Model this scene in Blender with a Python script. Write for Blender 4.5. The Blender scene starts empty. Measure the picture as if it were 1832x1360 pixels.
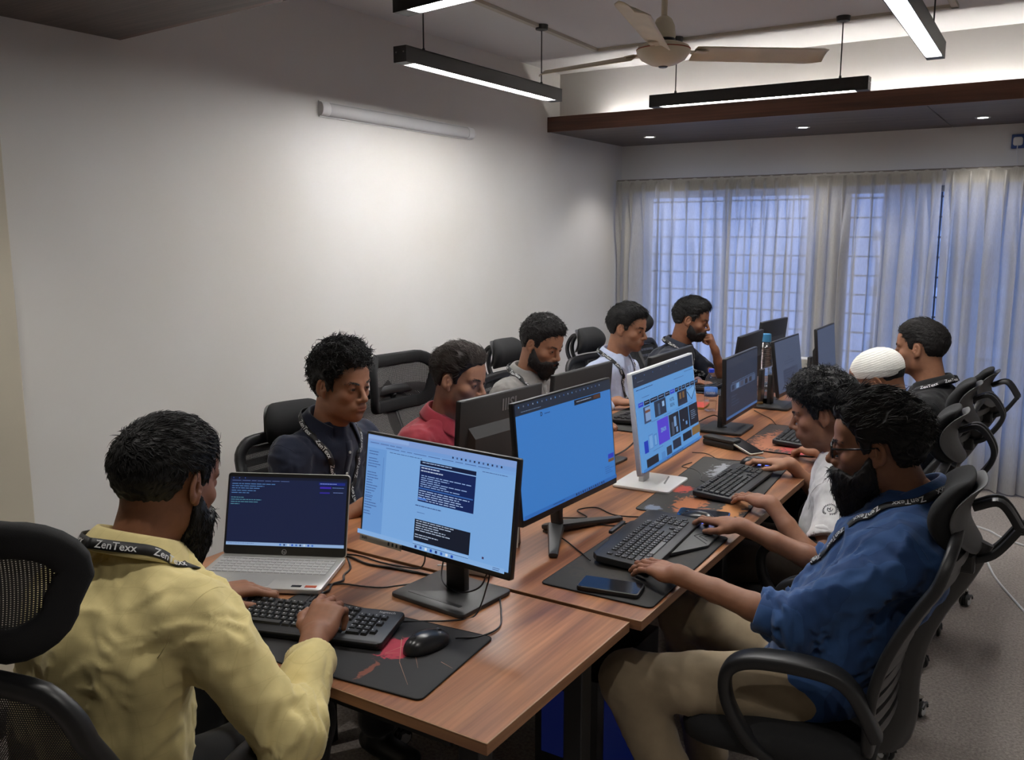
import bpy, bmesh, math, random
import numpy as np
from mathutils import Vector, Matrix, Quaternion
random.seed(7); np.random.seed(7)
PI = math.pi
scene = bpy.context.scene
COL = scene.collection

# ------------------------------------------------------------------ camera
cam_data = bpy.data.cameras.new('camera'); cam = bpy.data.objects.new('camera', cam_data); COL.objects.link(cam)
cam_data.sensor_fit = 'HORIZONTAL'; cam_data.sensor_width = 36.0
cam_data.lens = 36.0 * 1583.0 / 1832.0
cam_data.clip_start = 0.05; cam_data.clip_end = 200
cam.location = (0, 0, 1.65)
cam.rotation_euler = (math.radians(90 - 9.25), 0, math.radians(32.4))
scene.camera = cam

# ------------------------------------------------------------------ world, exposure
world = bpy.data.worlds.new('dusk_sky'); scene.world = world; world.use_nodes = True
bgn = world.node_tree.nodes['Background']
bgn.inputs['Color'].default_value = (0.30, 0.46, 1.0, 1); bgn.inputs['Strength'].default_value = 2.3
scene.view_settings.view_transform = 'Standard'; scene.view_settings.look = 'None'
scene.view_settings.gamma = 1.0; scene.view_settings.use_curve_mapping = False
scene.view_settings.exposure = 0.52
scene.cycles.max_bounces = 4; scene.cycles.glossy_bounces = 2; scene.cycles.transparent_max_bounces = 10; scene.cycles.use_light_tree = False; scene.cycles.use_adaptive_sampling = True; scene.cycles.adaptive_threshold = .03
scene.cycles.sample_clamp_indirect = 6.0; scene.cycles.caustics_reflective = False; scene.cycles.caustics_refractive = False
LAMP = 74.0        # radiance of the pendant diffusers
COVE = 60.0         # radiance of the cove strip
NEAR_FILL = 17.0    # watts of each unseen fill downlight added over the camera
SPOT = 12.0        # watts of each recessed downlight
SCREEN = 0.56      # screen brightness

# ------------------------------------------------------------------ materials
MATS = {}
def mat(name, color, rough=0.6, metal=0.0, spec=0.5, noise=None, bump=None, emit=None, alpha=None, sheen=0.0, vcol=False):
    """noise=(scale, amount) varies the base colour; bump=(scale, strength, distance)"""
    if name in MATS: return MATS[name]
    m = bpy.data.materials.new(name); m.use_nodes = True; nt = m.node_tree; N = nt.nodes; L = nt.links
    b = N['Principled BSDF']
    c = tuple(color) + (1,)
    b.inputs['Base Color'].default_value = c; b.inputs['Roughness'].default_value = rough; b.inputs['Metallic'].default_value = metal
    b.inputs['Specular IOR Level'].default_value = spec
    if sheen: b.inputs['Sheen Weight'].default_value = sheen
    tc = None
    if noise or bump:
        tc = N.new('ShaderNodeTexCoord')
    if vcol:
        at = N.new('ShaderNodeAttribute'); at.attribute_name = 'Col'; src = at.outputs['Color']
    else: src = None
    if noise:
        nz = N.new('ShaderNodeTexNoise'); nz.inputs['Scale'].default_value = noise[0]; nz.inputs['Detail'].default_value = 5
        L.new(tc.outputs['Object'], nz.inputs['Vector'])
        mr = N.new('ShaderNodeMapRange'); mr.inputs['From Min'].default_value = .3; mr.inputs['From Max'].default_value = .7
        mr.inputs['To Min'].default_value = 1 - noise[1]; mr.inputs['To Max'].default_value = 1 + noise[1]
        L.new(nz.outputs['Fac'], mr.inputs['Value'])
        mx = N.new('ShaderNodeMix'); mx.data_type = 'RGBA'; mx.blend_type = 'MULTIPLY'; mx.inputs['Factor'].default_value = 1
        mx.inputs['A'].default_value = c
        if src: L.new(src, mx.inputs['A'])
        L.new(mr.outputs['Result'], mx.inputs['B']); L.new(mx.outputs['Result'], b.inputs['Base Color'])
    elif src: L.new(src, b.inputs['Base Color'])
    if bump:
        nb = N.new('ShaderNodeTexNoise'); nb.inputs['Scale'].default_value = bump[0]; nb.inputs['Detail'].default_value = 4
        L.new(tc.outputs['Object'], nb.inputs['Vector'])
        bp = N.new('ShaderNodeBump'); bp.inputs['Strength'].default_value = bump[1]; bp.inputs['Distance'].default_value = bump[2]
        L.new(nb.outputs['Fac'], bp.inputs['Height']); L.new(bp.outputs['Normal'], b.inputs['Normal'])
    if emit:
        b.inputs['Emission Color'].default_value = tuple(emit[:3]) + (1,); b.inputs['Emission Strength'].default_value = emit[3]
    MATS[name] = m
    return m

def mat_wood(name, base, dark, light, rough=.35, axis=1, scale=1.0):
    m = bpy.data.materials.new(name); m.use_nodes = True; nt = m.node_tree; N = nt.nodes; L = nt.links; b = N['Principled BSDF']
    tc = N.new('ShaderNodeTexCoord'); mp = N.new('ShaderNodeMapping')
    s = [9.0 * scale] * 3; s[axis] = 0.8 * scale; mp.inputs['Scale'].default_value = s
    L.new(tc.outputs['Object'], mp.inputs['Vector'])
    n1 = N.new('ShaderNodeTexNoise'); n1.inputs['Scale'].default_value = 1.3; n1.inputs['Detail'].default_value = 6; n1.inputs['Distortion'].default_value = .6
    L.new(mp.outputs['Vector'], n1.inputs['Vector'])
    r1 = N.new('ShaderNodeValToRGB'); e = r1.color_ramp.elements
    e[0].position = .33; e[0].color = tuple(dark) + (1,); e[1].position = .72; e[1].color = tuple(light) + (1,)
    k = r1.color_ramp.elements.new(.50); k.color = tuple(base) + (1,)
    L.new(n1.outputs['Fac'], r1.inputs['Fac'])
    mp2 = N.new('ShaderNodeMapping'); s2 = [90.0 * scale] * 3; s2[axis] = 2.2 * scale; mp2.inputs['Scale'].default_value = s2
    L.new(tc.outputs['Object'], mp2.inputs['Vector'])
    n2 = N.new('ShaderNodeTexNoise'); n2.inputs['Scale'].default_value = 1; n2.inputs['Detail'].default_value = 3
    L.new(mp2.outputs['Vector'], n2.inputs['Vector'])
    mr = N.new('ShaderNodeMapRange'); mr.inputs['From Min'].default_value = .3; mr.inputs['From Max'].default_value = .7; mr.inputs['To Min'].default_value = .72; mr.inputs['To Max'].default_value = 1.16
    L.new(n2.outputs['Fac'], mr.inputs['Value'])
    mx = N.new('ShaderNodeMix'); mx.data_type = 'RGBA'; mx.blend_type = 'MULTIPLY'; mx.inputs['Factor'].default_value = 1
    L.new(r1.outputs['Color'], mx.inputs['A']); L.new(mr.outputs['Result'], mx.inputs['B']); L.new(mx.outputs['Result'], b.inputs['Base Color'])
    b.inputs['Roughness'].default_value = rough
    MATS[name] = m
    return m

def mat_emit(name, color, strength):
    if name in MATS: return MATS[name]
    m = bpy.data.materials.new(name); m.use_nodes = True; nt = m.node_tree
    b = nt.nodes['Principled BSDF']; b.inputs['Base Color'].default_value = (0.02, .02, .02, 1)
    b.inputs['Emission Color'].default_value = tuple(color) + (1,); b.inputs['Emission Strength'].default_value = strength
    MATS[name] = m; return m

def mat_vemit(name, strength, gloss=.5):
    """a screen: emits the colour stored on its faces"""
    m = bpy.data.materials.new(name); m.use_nodes = True; nt = m.node_tree; b = nt.nodes['Principled BSDF']
    at = nt.nodes.new('ShaderNodeAttribute'); at.attribute_name = 'Col'
    b.inputs['Base Color'].default_value = (.010, .010, .012, 1); b.inputs['Roughness'].default_value = gloss; b.inputs['Specular IOR Level'].default_value = .2
    nt.links.new(at.outputs['Color'], b.inputs['Emission Color']); b.inputs['Emission Strength'].default_value = strength
    MATS[name] = m; return m

def mat_mesh(name, color, open_=.35, scale=330.0):
    """woven chair mesh: fine open weave"""
    m = bpy.data.materials.new(name); m.use_nodes = True; nt = m.node_tree; N = nt.nodes; L = nt.links; b = N['Principled BSDF']
    b.inputs['Base Color'].default_value = tuple(color) + (1,); b.inputs['Roughness'].default_value = .75
    tc = N.new('ShaderNodeTexCoord'); sx = N.new('ShaderNodeSeparateXYZ'); L.new(tc.outputs['UV'], sx.inputs[0])
    outs = []
    for ax in ('X', 'Y'):
        mu = N.new('ShaderNodeMath'); mu.operation = 'MULTIPLY'; mu.inputs[1].default_value = scale; L.new(sx.outputs[ax], mu.inputs[0])
        si = N.new('ShaderNodeMath'); si.operation = 'SINE'; L.new(mu.outputs[0], si.inputs[0]); outs.append(si)
    mi = N.new('ShaderNodeMath'); mi.operation = 'MINIMUM'; L.new(outs[0].outputs[0], mi.inputs[0]); L.new(outs[1].outputs[0], mi.inputs[1])
    gt = N.new('ShaderNodeMath'); gt.operation = 'GREATER_THAN'; gt.inputs[1].default_value = 1 - 2 * open_ ; L.new(mi.outputs[0], gt.inputs[0])
    tr = N.new('ShaderNodeBsdfTransparent'); ms = N.new('ShaderNodeMixShader')
    L.new(gt.outputs[0], ms.inputs[0]); L.new(b.outputs[0], ms.inputs[1]); L.new(tr.outputs[0], ms.inputs[2])
    L.new(ms.outputs[0], N['Material Output'].inputs['Surface'])
    MATS[name] = m; return m

def mat_glass(name, color=(1, 1, 1), alpha=.12, rough=.03):
    m = bpy.data.materials.new(name); m.use_nodes = True; nt = m.node_tree; N = nt.nodes; L = nt.links
    N.remove(N['Principled BSDF'])
    tr = N.new('ShaderNodeBsdfTransparent'); tr.inputs['Color'].default_value = tuple(color) + (1,)
    gl = N.new('ShaderNodeBsdfGlossy'); gl.inputs['Roughness'].default_value = rough
    lw = N.new('ShaderNodeLayerWeight'); lw.inputs['Blend'].default_value = .5; fr = N.new('ShaderNodeMath'); fr.operation = 'POWER'; fr.inputs[1].default_value = 3.5; L.new(lw.outputs['Facing'], fr.inputs[0])
    ad = N.new('ShaderNodeMath'); ad.operation = 'ADD'; ad.inputs[1].default_value = alpha; L.new(fr.outputs[0], ad.inputs[0])
    ms = N.new('ShaderNodeMixShader'); L.new(ad.outputs[0], ms.inputs[0]); L.new(tr.outputs[0], ms.inputs[1]); L.new(gl.outputs[0], ms.inputs[2])
    L.new(ms.outputs[0], N['Material Output'].inputs['Surface'])
    MATS[name] = m; return m

# ------------------------------------------------------------------ object helpers
def tag(o, label=None, cat=None, group=None, kind=None):
    if label: o['label'] = label
    if cat: o['category'] = cat
    if group: o['group'] = group
    if kind: o['kind'] = kind
    return o
def empty(name, loc=(0, 0, 0), rz=0.0, parent=None):
    o = bpy.data.objects.new(name, None); COL.objects.link(o); o.empty_display_size = .05
    o.location = loc; o.rotation_euler = (0, 0, rz); o.parent = parent
    return o
def copy_tree(o, parent=None):
    c = o.copy(); COL.objects.link(c); c.parent = parent
    for ch in o.children: copy_tree(ch, c)
    return c

class MB:
    """collects shapes, links them as one mesh object"""
    def __init__(s): s.v = []; s.f = []; s.uv = []; s.col = []; s.cc = None; s.M = None
    def add(s, vs, fs, M=None, col=None):
        n = len(s.v)
        if M is not None: vs = [M @ Vector(v) for v in vs]
        s.v += [tuple(v) for v in vs]; s.f += [tuple(i + n for i in f) for f in fs]
        s.col += [col or s.cc or (1, 1, 1)] * len(fs)
        return s
    def box(s, c, d, M=None, bevel=0.0, col=None):
        hx, hy, hz = d[0] / 2, d[1] / 2, d[2] / 2
        if bevel <= 0:
            vs = [(c[0] + x * hx, c[1] + y * hy, c[2] + z * hz) for x in (-1, 1) for y in (-1, 1) for z in (-1, 1)]
            fs = [(0, 1, 3, 2), (4, 6, 7, 5), (0, 4, 5, 1), (2, 3, 7, 6), (0, 2, 6, 4), (1, 5, 7, 3)]
            return s.add(vs, fs, M, col)
        bm = bmesh.new(); bmesh.ops.create_cube(bm, size=1, matrix=Matrix.Translation(c) @ Matrix.Diagonal((d[0], d[1], d[2], 1)))
        bmesh.ops.bevel(bm, geom=bm.edges[:], offset=bevel, segments=2, affect='EDGES', profile=.5)
        return s.bm(bm, M, col)
    def bm(s, bm, M=None, col=None):
        bm.verts.index_update()
        s.add([v.co.copy() for v in bm.verts], [[v.index for v in f.verts] for f in bm.faces], M, col); bm.free(); return s
    def prism(s, pts, z0, z1, M=None, bevel=0.0, col=None, seg=2):
        """polygon in xy extruded from z0 to z1"""
        bm = bmesh.new(); vs = [bm.verts.new((p[0], p[1], z0)) for p in pts]; f = bm.faces.new(vs)
        r = bmesh.ops.extrude_face_region(bm, geom=[f]); top = [g for g in r['geom'] if isinstance(g, bmesh.types.BMVert)]
        for v in top: v.co.z = z1
        bmesh.ops.recalc_face_normals(bm, faces=bm.faces)
        if bevel > 0:
            ed = [e for e in bm.edges if abs(e.verts[0].co.z - e.verts[1].co.z) < 1e-6]
            bmesh.ops.bevel(bm, geom=ed, offset=bevel, segments=seg, affect='EDGES', profile=.5)
        return s.bm(bm, M, col)
    def tube(s, pts, r, n=8, M=None, closed=False, cap=True, flat=None, col=None, up=None):
        """sweep of a circle (or flat=(w,h) rounded strip) along points; r may be a list"""
        P = [Vector(p) for p in pts]; k = len(P)
        R = r if isinstance(r, (list, tuple)) else [r] * k
        T = []
        for i in range(k):
            a = P[(i - 1) % k] if (closed or i > 0) else P[i]; b = P[(i + 1) % k] if (closed or i < k - 1) else P[i]
            T.append((b - a).normalized())
        u = Vector(up) if up else Vector((0, 0, 1))
        if abs(u.dot(T[0])) > .9: u = Vector((1, 0, 0)) if not up else u
        rings = []; vs = []; fs = []
        for i in range(k):
            u = (u - T[i] * u.dot(T[i])).normalized(); w = T[i].cross(u)
            for j in range(n):
                a = 2 * PI * j / n
                if flat: 
                    ca, sa = math.cos(a), math.sin(a); e = .5
                    q = w * (flat[0] * R[i] * abs(ca) ** e * (1 if ca > 0 else -1)) + u * (flat[1] * R[i] * abs(sa) ** e * (1 if sa > 0 else -1))
                else: q = (w * math.cos(a) + u * math.sin(a)) * R[i]
                vs.append(P[i] + q)
        m = k if closed else k - 1
        for i in range(m):
            for j in range(n):
                a = i * n + j; b = i * n + (j + 1) % n; c = ((i + 1) % k) * n + (j + 1) % n; d = ((i + 1) % k) * n + j
                fs.append((a, b, c, d))
        if cap and not closed:
            fs.append(tuple(range(n))[::-1]); fs.append(tuple((k - 1) * n + j for j in range(n)))
        return s.add(vs, fs, M, col)
    def lathe(s, prof, n=24, M=None, c=(0, 0, 0), col=None, close=True):
        vs = []; fs = []
        for (r, z) in prof:
            for j in range(n):
                a = 2 * PI * j / n; vs.append((c[0] + r * math.cos(a), c[1] + r * math.sin(a), c[2] + z))
        for i in range(len(prof) - 1):
            for j in range(n):
                fs.append((i * n + j, i * n + (j + 1) % n, (i + 1) * n + (j + 1) % n, (i + 1) * n + j))
        if close:
            if prof[0][0] > 1e-6: fs.append(tuple(range(n))[::-1])
            if prof[-1][0] > 1e-6: fs.append(tuple((len(prof) - 1) * n + j for j in range(n)))
        return s.add(vs, fs, M, col)
    def grid(s, fn, nu, nv, M=None, col=None):
        vs = [fn(i / nu, j / nv) for j in range(nv + 1) for i in range(nu + 1)]
        fs = [(j * (nu + 1) + i, j * (nu + 1) + i + 1, (j + 1) * (nu + 1) + i + 1, (j + 1) * (nu + 1) + i) for j in range(nv) for i in range(nu)]
        s.add(vs, fs, M, col)
        return s
    def mesh(s, name, smooth=None, vcol=False):
        me = bpy.data.meshes.new(name); me.from_pydata(s.v, [], s.f); me.update()
        if vcol:
            ca = me.color_attributes.new('Col', 'FLOAT_COLOR', 'CORNER')
            arr = []
            for p, c in zip(me.polygons, s.col): arr += list(c) * 0 + [c[0], c[1], c[2], 1.0] * p.loop_total
            ca.data.foreach_set('color', arr)
        if smooth is not None:
            me.polygons.foreach_set('use_smooth', [True] * len(me.polygons))
            if smooth < 180: me.set_sharp_from_angle(angle=math.radians(smooth))
        return me
    def build(s, name, m=None, parent=None, smooth=None, vcol=False, loc=None, rot=None, solid=0.0):
        me = s.mesh(name, smooth, vcol)
        o = bpy.data.objects.new(name, me); COL.objects.link(o)
        if m is not None: me.materials.append(MATS[m] if isinstance(m, str) else m)
        if parent is not None: o.parent = parent
        if loc: o.location = loc
        if rot: o.rotation_euler = rot
        if solid:
            md = o.modifiers.new('thickness', 'SOLIDIFY'); md.thickness = solid; md.offset = 0
        return o
def uvgrid(o, nu, nv, su=1.0, sv=1.0):
    """uv for a mesh made by one grid() call, in metres"""
    me = o.data; uv = me.uv_layers.new(name='UVMap')
    k = nu + 1
    idx = np.empty(len(me.loops), dtype=np.int32); me.loops.foreach_get('vertex_index', idx)
    u = (idx % k) / nu * su; v = (idx // k) / nv * sv
    uv.data.foreach_set('uv', np.stack([u, v], 1).astype(np.float32).ravel())
def inst(me, name, parent, M):
    o = bpy.data.objects.new(name, me); COL.objects.link(o); o.parent = parent; o.matrix_local = M; return o
def rrect(w, h, r, n=5, cx=0, cy=0):
    """rounded rectangle outline, counter-clockwise"""
    out = []
    for (sx, sy, a0) in ((1, -1, -90), (1, 1, 0), (-1, 1, 90), (-1, -1, 180)):
        for i in range(n + 1):
            a = math.radians(a0 + 90 * i / n)
            out.append((cx + sx * (w / 2 - r) + r * math.cos(a), cy + sy * (h / 2 - r) + r * math.sin(a)))
    return out
def spline(pts, n=8, closed=False):
    """Catmull-Rom through points"""
    P = [Vector(p) for p in pts]; k = len(P); out = []
    m = k if closed else k - 1
    for i in range(m):
        p0 = P[(i - 1) % k] if (closed or i > 0) else P[0] * 2 - P[1]; p1 = P[i]; p2 = P[(i + 1) % k]
        p3 = P[(i + 2) % k] if (closed or i + 2 < k) else P[-1] * 2 - P[-2]
        for j in range(n):
            t = j / n
            out.append(.5 * ((2 * p1) + (p2 - p0) * t + (2 * p0 - 5 * p1 + 4 * p2 - p3) * t * t + (3 * p1 - p0 - 3 * p2 + p3) * t ** 3))
    if not closed: out.append(P[-1])
    return out
_TXT = {}
def text_mesh(body, size=1.0, bold=0.0):
    """flat lettering as (verts, faces), centred on x, baseline at y=0"""
    key = (body, bold)
    if key not in _TXT:
        cu = bpy.data.curves.new('lettering', 'FONT'); cu.body = body; cu.size = 1; cu.align_x = 'CENTER'; cu.resolution_u = 2; cu.offset = bold
        o = bpy.data.objects.new('lettering', cu); COL.objects.link(o)
        dg = bpy.context.evaluated_depsgraph_get(); me = bpy.data.meshes.new_from_object(o.evaluated_get(dg))
        _TXT[key] = ([v.co.copy() for v in me.vertices], [tuple(p.vertices) for p in me.polygons])
        bpy.data.objects.remove(o); bpy.data.curves.remove(cu); bpy.data.meshes.remove(me)
    v, f = _TXT[key]
    return [(a.x * size, a.y * size, 0) for a in v], f
# ------------------------------------------------------------------ implicit surfaces for people
def _hash(ix, iy, iz, seed):
    h = (ix.astype(np.int64) * 374761393 + iy.astype(np.int64) * 668265263 + iz.astype(np.int64) * 2147483647 + seed * 974634777) & 0xffffffff
    h = ((h ^ (h >> 13)) * 1274126177) & 0xffffffff
    return ((h ^ (h >> 16)) & 0xffff) / 32767.5 - 1.0
def vnoise(P, freq, seed=0):
    q = P * freq; i = np.floor(q); f = q - i; f = f * f * (3 - 2 * f); i = i.astype(np.int64)
    r = 0
    for dx in (0, 1):
        wx = f[..., 0] if dx else 1 - f[..., 0]
        for dy in (0, 1):
            wy = f[..., 1] if dy else 1 - f[..., 1]
            for dz in (0, 1):
                wz = f[..., 2] if dz else 1 - f[..., 2]
                r = r + wx * wy * wz * _hash(i[..., 0] + dx, i[..., 1] + dy, i[..., 2] + dz, seed)
    return r
def fold_noise(P, freq, seed, stretch=(1, 1, 1)):
    Q = P * np.array(stretch); w = vnoise(Q, freq * .5, seed + 5)[..., None] * .06
    n = vnoise(Q + w, freq, seed)
    return 1 - 2 * np.abs(n)
def smin(a, b, k):
    if k <= 0: return np.minimum(a, b)
    h = np.maximum(k - np.abs(a - b), 0) / k
    return np.minimum(a, b) - h * h * k * .25
def A(*p): return np.array(p, float)

class SDF:
    def __init__(s): s.p = []; s.disp = None
    def ell(s, c, r, k=.02, R=None, sub=False):
        c = np.array(c, float); r = np.array(r, float); R_ = None if R is None else np.array(R)
        def fn(P):
            q = P - c
            if R_ is not None: q = q @ R_
            k0 = np.sqrt(((q / r) ** 2).sum(-1)); k1 = np.sqrt(((q / (r * r)) ** 2).sum(-1)) + 1e-9
            return k0 * (k0 - 1) / k1
        m = r.max(); s.p.append((fn, c - m, c + m, k, sub)); return s
    def cap(s, a, b, ra, rb=None, k=.02, sub=False):
        a = np.array(a, float); b = np.array(b, float); rb = ra if rb is None else rb
        ba = b - a; L2 = max(ba @ ba, 1e-12)
        def fn(P):
            q = P - a; t = np.clip((q @ ba) / L2, 0, 1)
            return np.sqrt(((q - t[..., None] * ba) ** 2).sum(-1)) - (ra + (rb - ra) * t)
        m = max(ra, rb); s.p.append((fn, np.minimum(a, b) - m, np.maximum(a, b) + m, k, sub)); return s
    def ecap(s, a, b, ra, rb, ex, k=.03, ext=None):
        """limb or trunk section with an elliptic cross-section; ra, rb = (along ex, across)"""
        a = np.array(a, float); b = np.array(b, float); ex = np.array(ex, float)
        ba = b - a; L = np.linalg.norm(ba); az = ba / L; ex = ex - az * (ex @ az); ex /= np.linalg.norm(ex); ey = np.cross(az, ex)
        ra = np.array(ra, float); rb = np.array(rb, float)
        def fn(P):
            q = P - a; h = q @ az; t = np.clip(h / L, 0, 1)
            rx = ra[0] + (rb[0] - ra[0]) * t; ry = ra[1] + (rb[1] - ra[1]) * t; m = np.minimum(rx, ry)
            dz = (h - t * L)
            k0 = np.sqrt((q @ ex / rx) ** 2 + (q @ ey / ry) ** 2 + (dz / m) ** 2)
            k1 = np.sqrt((q @ ex / rx ** 2) ** 2 + (q @ ey / ry ** 2) ** 2 + (dz / m ** 2) ** 2) + 1e-9
            return k0 * (k0 - 1) / k1
        m = max(ra.max(), rb.max()); s.p.append((fn, np.minimum(a, b) - m, np.maximum(a, b) + m, k, False)); return s
    def cut(s, n, d, k=.0, lo=-9, hi=9, c=None, rad=None):
        """remove the half space n.p > d (inside a sphere c, rad when given)"""
        n = np.array(n, float); n /= np.linalg.norm(n)
        fn = lambda P: d - P @ n
        if c is not None:
            c = np.array(c, float); f0 = fn
            fn = lambda P: np.maximum(f0(P), np.sqrt(((P - c) ** 2).sum(-1)) - rad)
            s.p.append((fn, c - rad, c + rad, k, True)); return s
        s.p.append((fn, A(lo, lo, lo), A(hi, hi, hi), k, True)); return s
    def val(s, P):
        f = np.full(P.shape[:-1], .2)
        for fn, lo, hi, k, sub in s.p:
            d = fn(P); f = -smin(-f, d, k) if sub else smin(f, d, k)
        if s.disp is not None: f = f + s.disp(P)
        return f
    def grad(s, P, e=.0015):
        g = np.stack([s.val(P + np.eye(3)[j] * e) - s.val(P - np.eye(3)[j] * e) for j in range(3)], -1)
        return g / (np.linalg.norm(g, axis=-1, keepdims=True) + 1e-9)
    def mesh(s, vox, pad=.012):
        un = [p for p in s.p if not p[4]]
        lo = np.min([p[1] for p in un], 0) - pad - 2 * vox; hi = np.max([p[2] for p in un], 0) + pad + 2 * vox
        n = np.ceil((hi - lo) / vox).astype(int) + 1
        ax = [lo[i] + np.arange(n[i]) * vox for i in range(3)]
        F = np.full(n, .06, dtype=np.float64)
        for fn, a, b, k, sub in s.p:
            m = k + 4 * vox
            i0 = np.clip(np.floor((a - m - lo) / vox).astype(int), 0, n); i1 = np.clip(np.ceil((b + m - lo) / vox).astype(int) + 1, 0, n)
            if (i1 <= i0).any(): continue
            G = np.stack(np.meshgrid(*[ax[j][i0[j]:i1[j]] for j in range(3)], indexing='ij'), -1)
            sl = tuple(slice(i0[j], i1[j]) for j in range(3)); d = fn(G)
            F[sl] = -smin(-F[sl], d, k) if sub else smin(F[sl], d, k)
        if s.disp is not None:
            m = np.abs(F) < .03; I = np.argwhere(m); P = lo + I * vox
            F[m] += s.disp(P)
        return surface_nets(F, lo, vox)

def surface_nets(F, lo, vox):
    S = F < 0; n = np.array(F.shape)
    c = [S[dx:n[0] - 1 + dx, dy:n[1] - 1 + dy, dz:n[2] - 1 + dz] for dx in (0, 1) for dy in (0, 1) for dz in (0, 1)]
    cnt = sum(x.astype(np.int8) for x in c); act = (cnt > 0) & (cnt < 8)
    I = np.argwhere(act); idx = -np.ones(n - 1, dtype=np.int64); idx[act] = np.arange(len(I))
    cor = {}
    for dx in (0, 1):
        for dy in (0, 1):
            for dz in (0, 1): cor[(dx, dy, dz)] = F[I[:, 0] + dx, I[:, 1] + dy, I[:, 2] + dz]
    acc = np.zeros((len(I), 3)); w = np.zeros(len(I))
    for a in cor:
        for ax in range(3):
            if a[ax]: continue
            b = list(a); b[ax] = 1; b = tuple(b); fa, fb = cor[a], cor[b]
            m = (fa < 0) != (fb < 0); t = np.where(m, fa / np.where(m, fa - fb, 1), 0)
            p = np.zeros((len(I), 3)); p += np.array(a, float); p[:, ax] += t
            acc += p * m[:, None]; w += m
    V = lo + (I + acc / w[:, None]) * vox
    Q = []
    for ax in range(3):
        o1, o2 = [(1, 2), (2, 0), (0, 1)][ax]
        sl0 = [slice(1, -1)] * 3; sl1 = [slice(1, -1)] * 3; sl0[ax] = slice(0, n[ax] - 1); sl1[ax] = slice(1, n[ax])
        s0 = S[tuple(sl0)]; s1 = S[tuple(sl1)]; ch = np.argwhere(s0 != s1)
        if not len(ch): continue
        up = s0[tuple(ch.T)]; base = ch + 1; base[:, ax] -= 1
        def g(d1, d2):
            q = base.copy(); q[:, o1] -= d1; q[:, o2] -= d2; return idx[tuple(q.T)]
        a, b, cc, d = g(1, 1), g(0, 1), g(0, 0), g(1, 0)
        q = np.stack([a, b, cc, d], 1); q[~up] = q[~up][:, ::-1]; Q.append(q)
    Q = np.concatenate(Q); Q = Q[(Q >= 0).all(1)]
    return V, Q

def vnormals(V, Q):
    n = np.cross(V[Q[:, 2]] - V[Q[:, 0]], V[Q[:, 3]] - V[Q[:, 1]]); N = np.zeros_like(V)
    for j in range(4): np.add.at(N, Q[:, j], n)
    return N / (np.linalg.norm(N, axis=1, keepdims=True) + 1e-12)

def np_obj(name, V, Q, m, parent=None, col=None, smooth=True, uv=None):
    """mesh object from arrays; Q may be an array of quads or a list of polygons"""
    me = bpy.data.meshes.new(name)
    if isinstance(Q, np.ndarray):
        k = Q.shape[1]
        me.vertices.add(len(V)); me.vertices.foreach_set('co', np.asarray(V, np.float32).ravel())
        me.loops.add(len(Q) * k); me.loops.foreach_set('vertex_index', Q.astype(np.int32).ravel())
        me.polygons.add(len(Q)); me.polygons.foreach_set('loop_start', np.arange(0, len(Q) * k, k, dtype=np.int32))
        me.update(calc_edges=True)
    else:
        me.from_pydata([tuple(v) for v in V], [], [tuple(q) for q in Q]); me.update()
    if smooth: me.polygons.foreach_set('use_smooth', np.ones(len(me.polygons), dtype=bool))
    if col is not None:
        ca = me.color_attributes.new('Col', 'FLOAT_COLOR', 'POINT')
        ca.data.foreach_set('color', np.concatenate([col, np.ones((len(V), 1))], 1).astype(np.float32).ravel())
    me.materials.append(MATS[m] if isinstance(m, str) else m)
    o = bpy.data.objects.new(name, me); COL.objects.link(o)
    if parent is not None: o.parent = parent
    return o
def merge(parts):
    V = []; Q = []; C = []; n = 0
    for p in parts:
        V.append(p[0]); Q.append(p[1] + n); n += len(p[0])
        C.append(p[2] if len(p) > 2 and p[2] is not None else np.ones((len(p[0]), 3)))
    return np.concatenate(V), np.concatenate(Q), np.concatenate(C)

def rotz(a): c, s = math.cos(a), math.sin(a); return np.array([[c, -s, 0], [s, c, 0], [0, 0, 1.]])
def rotx(a): c, s = math.cos(a), math.sin(a); return np.array([[1, 0, 0], [0, c, -s], [0, s, c]])
def roty(a): c, s = math.cos(a), math.sin(a); return np.array([[c, 0, s], [0, 1, 0], [-s, 0, c]])
def nrm(v): v = np.array(v, float); return v / (np.linalg.norm(v) + 1e-12)

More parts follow.
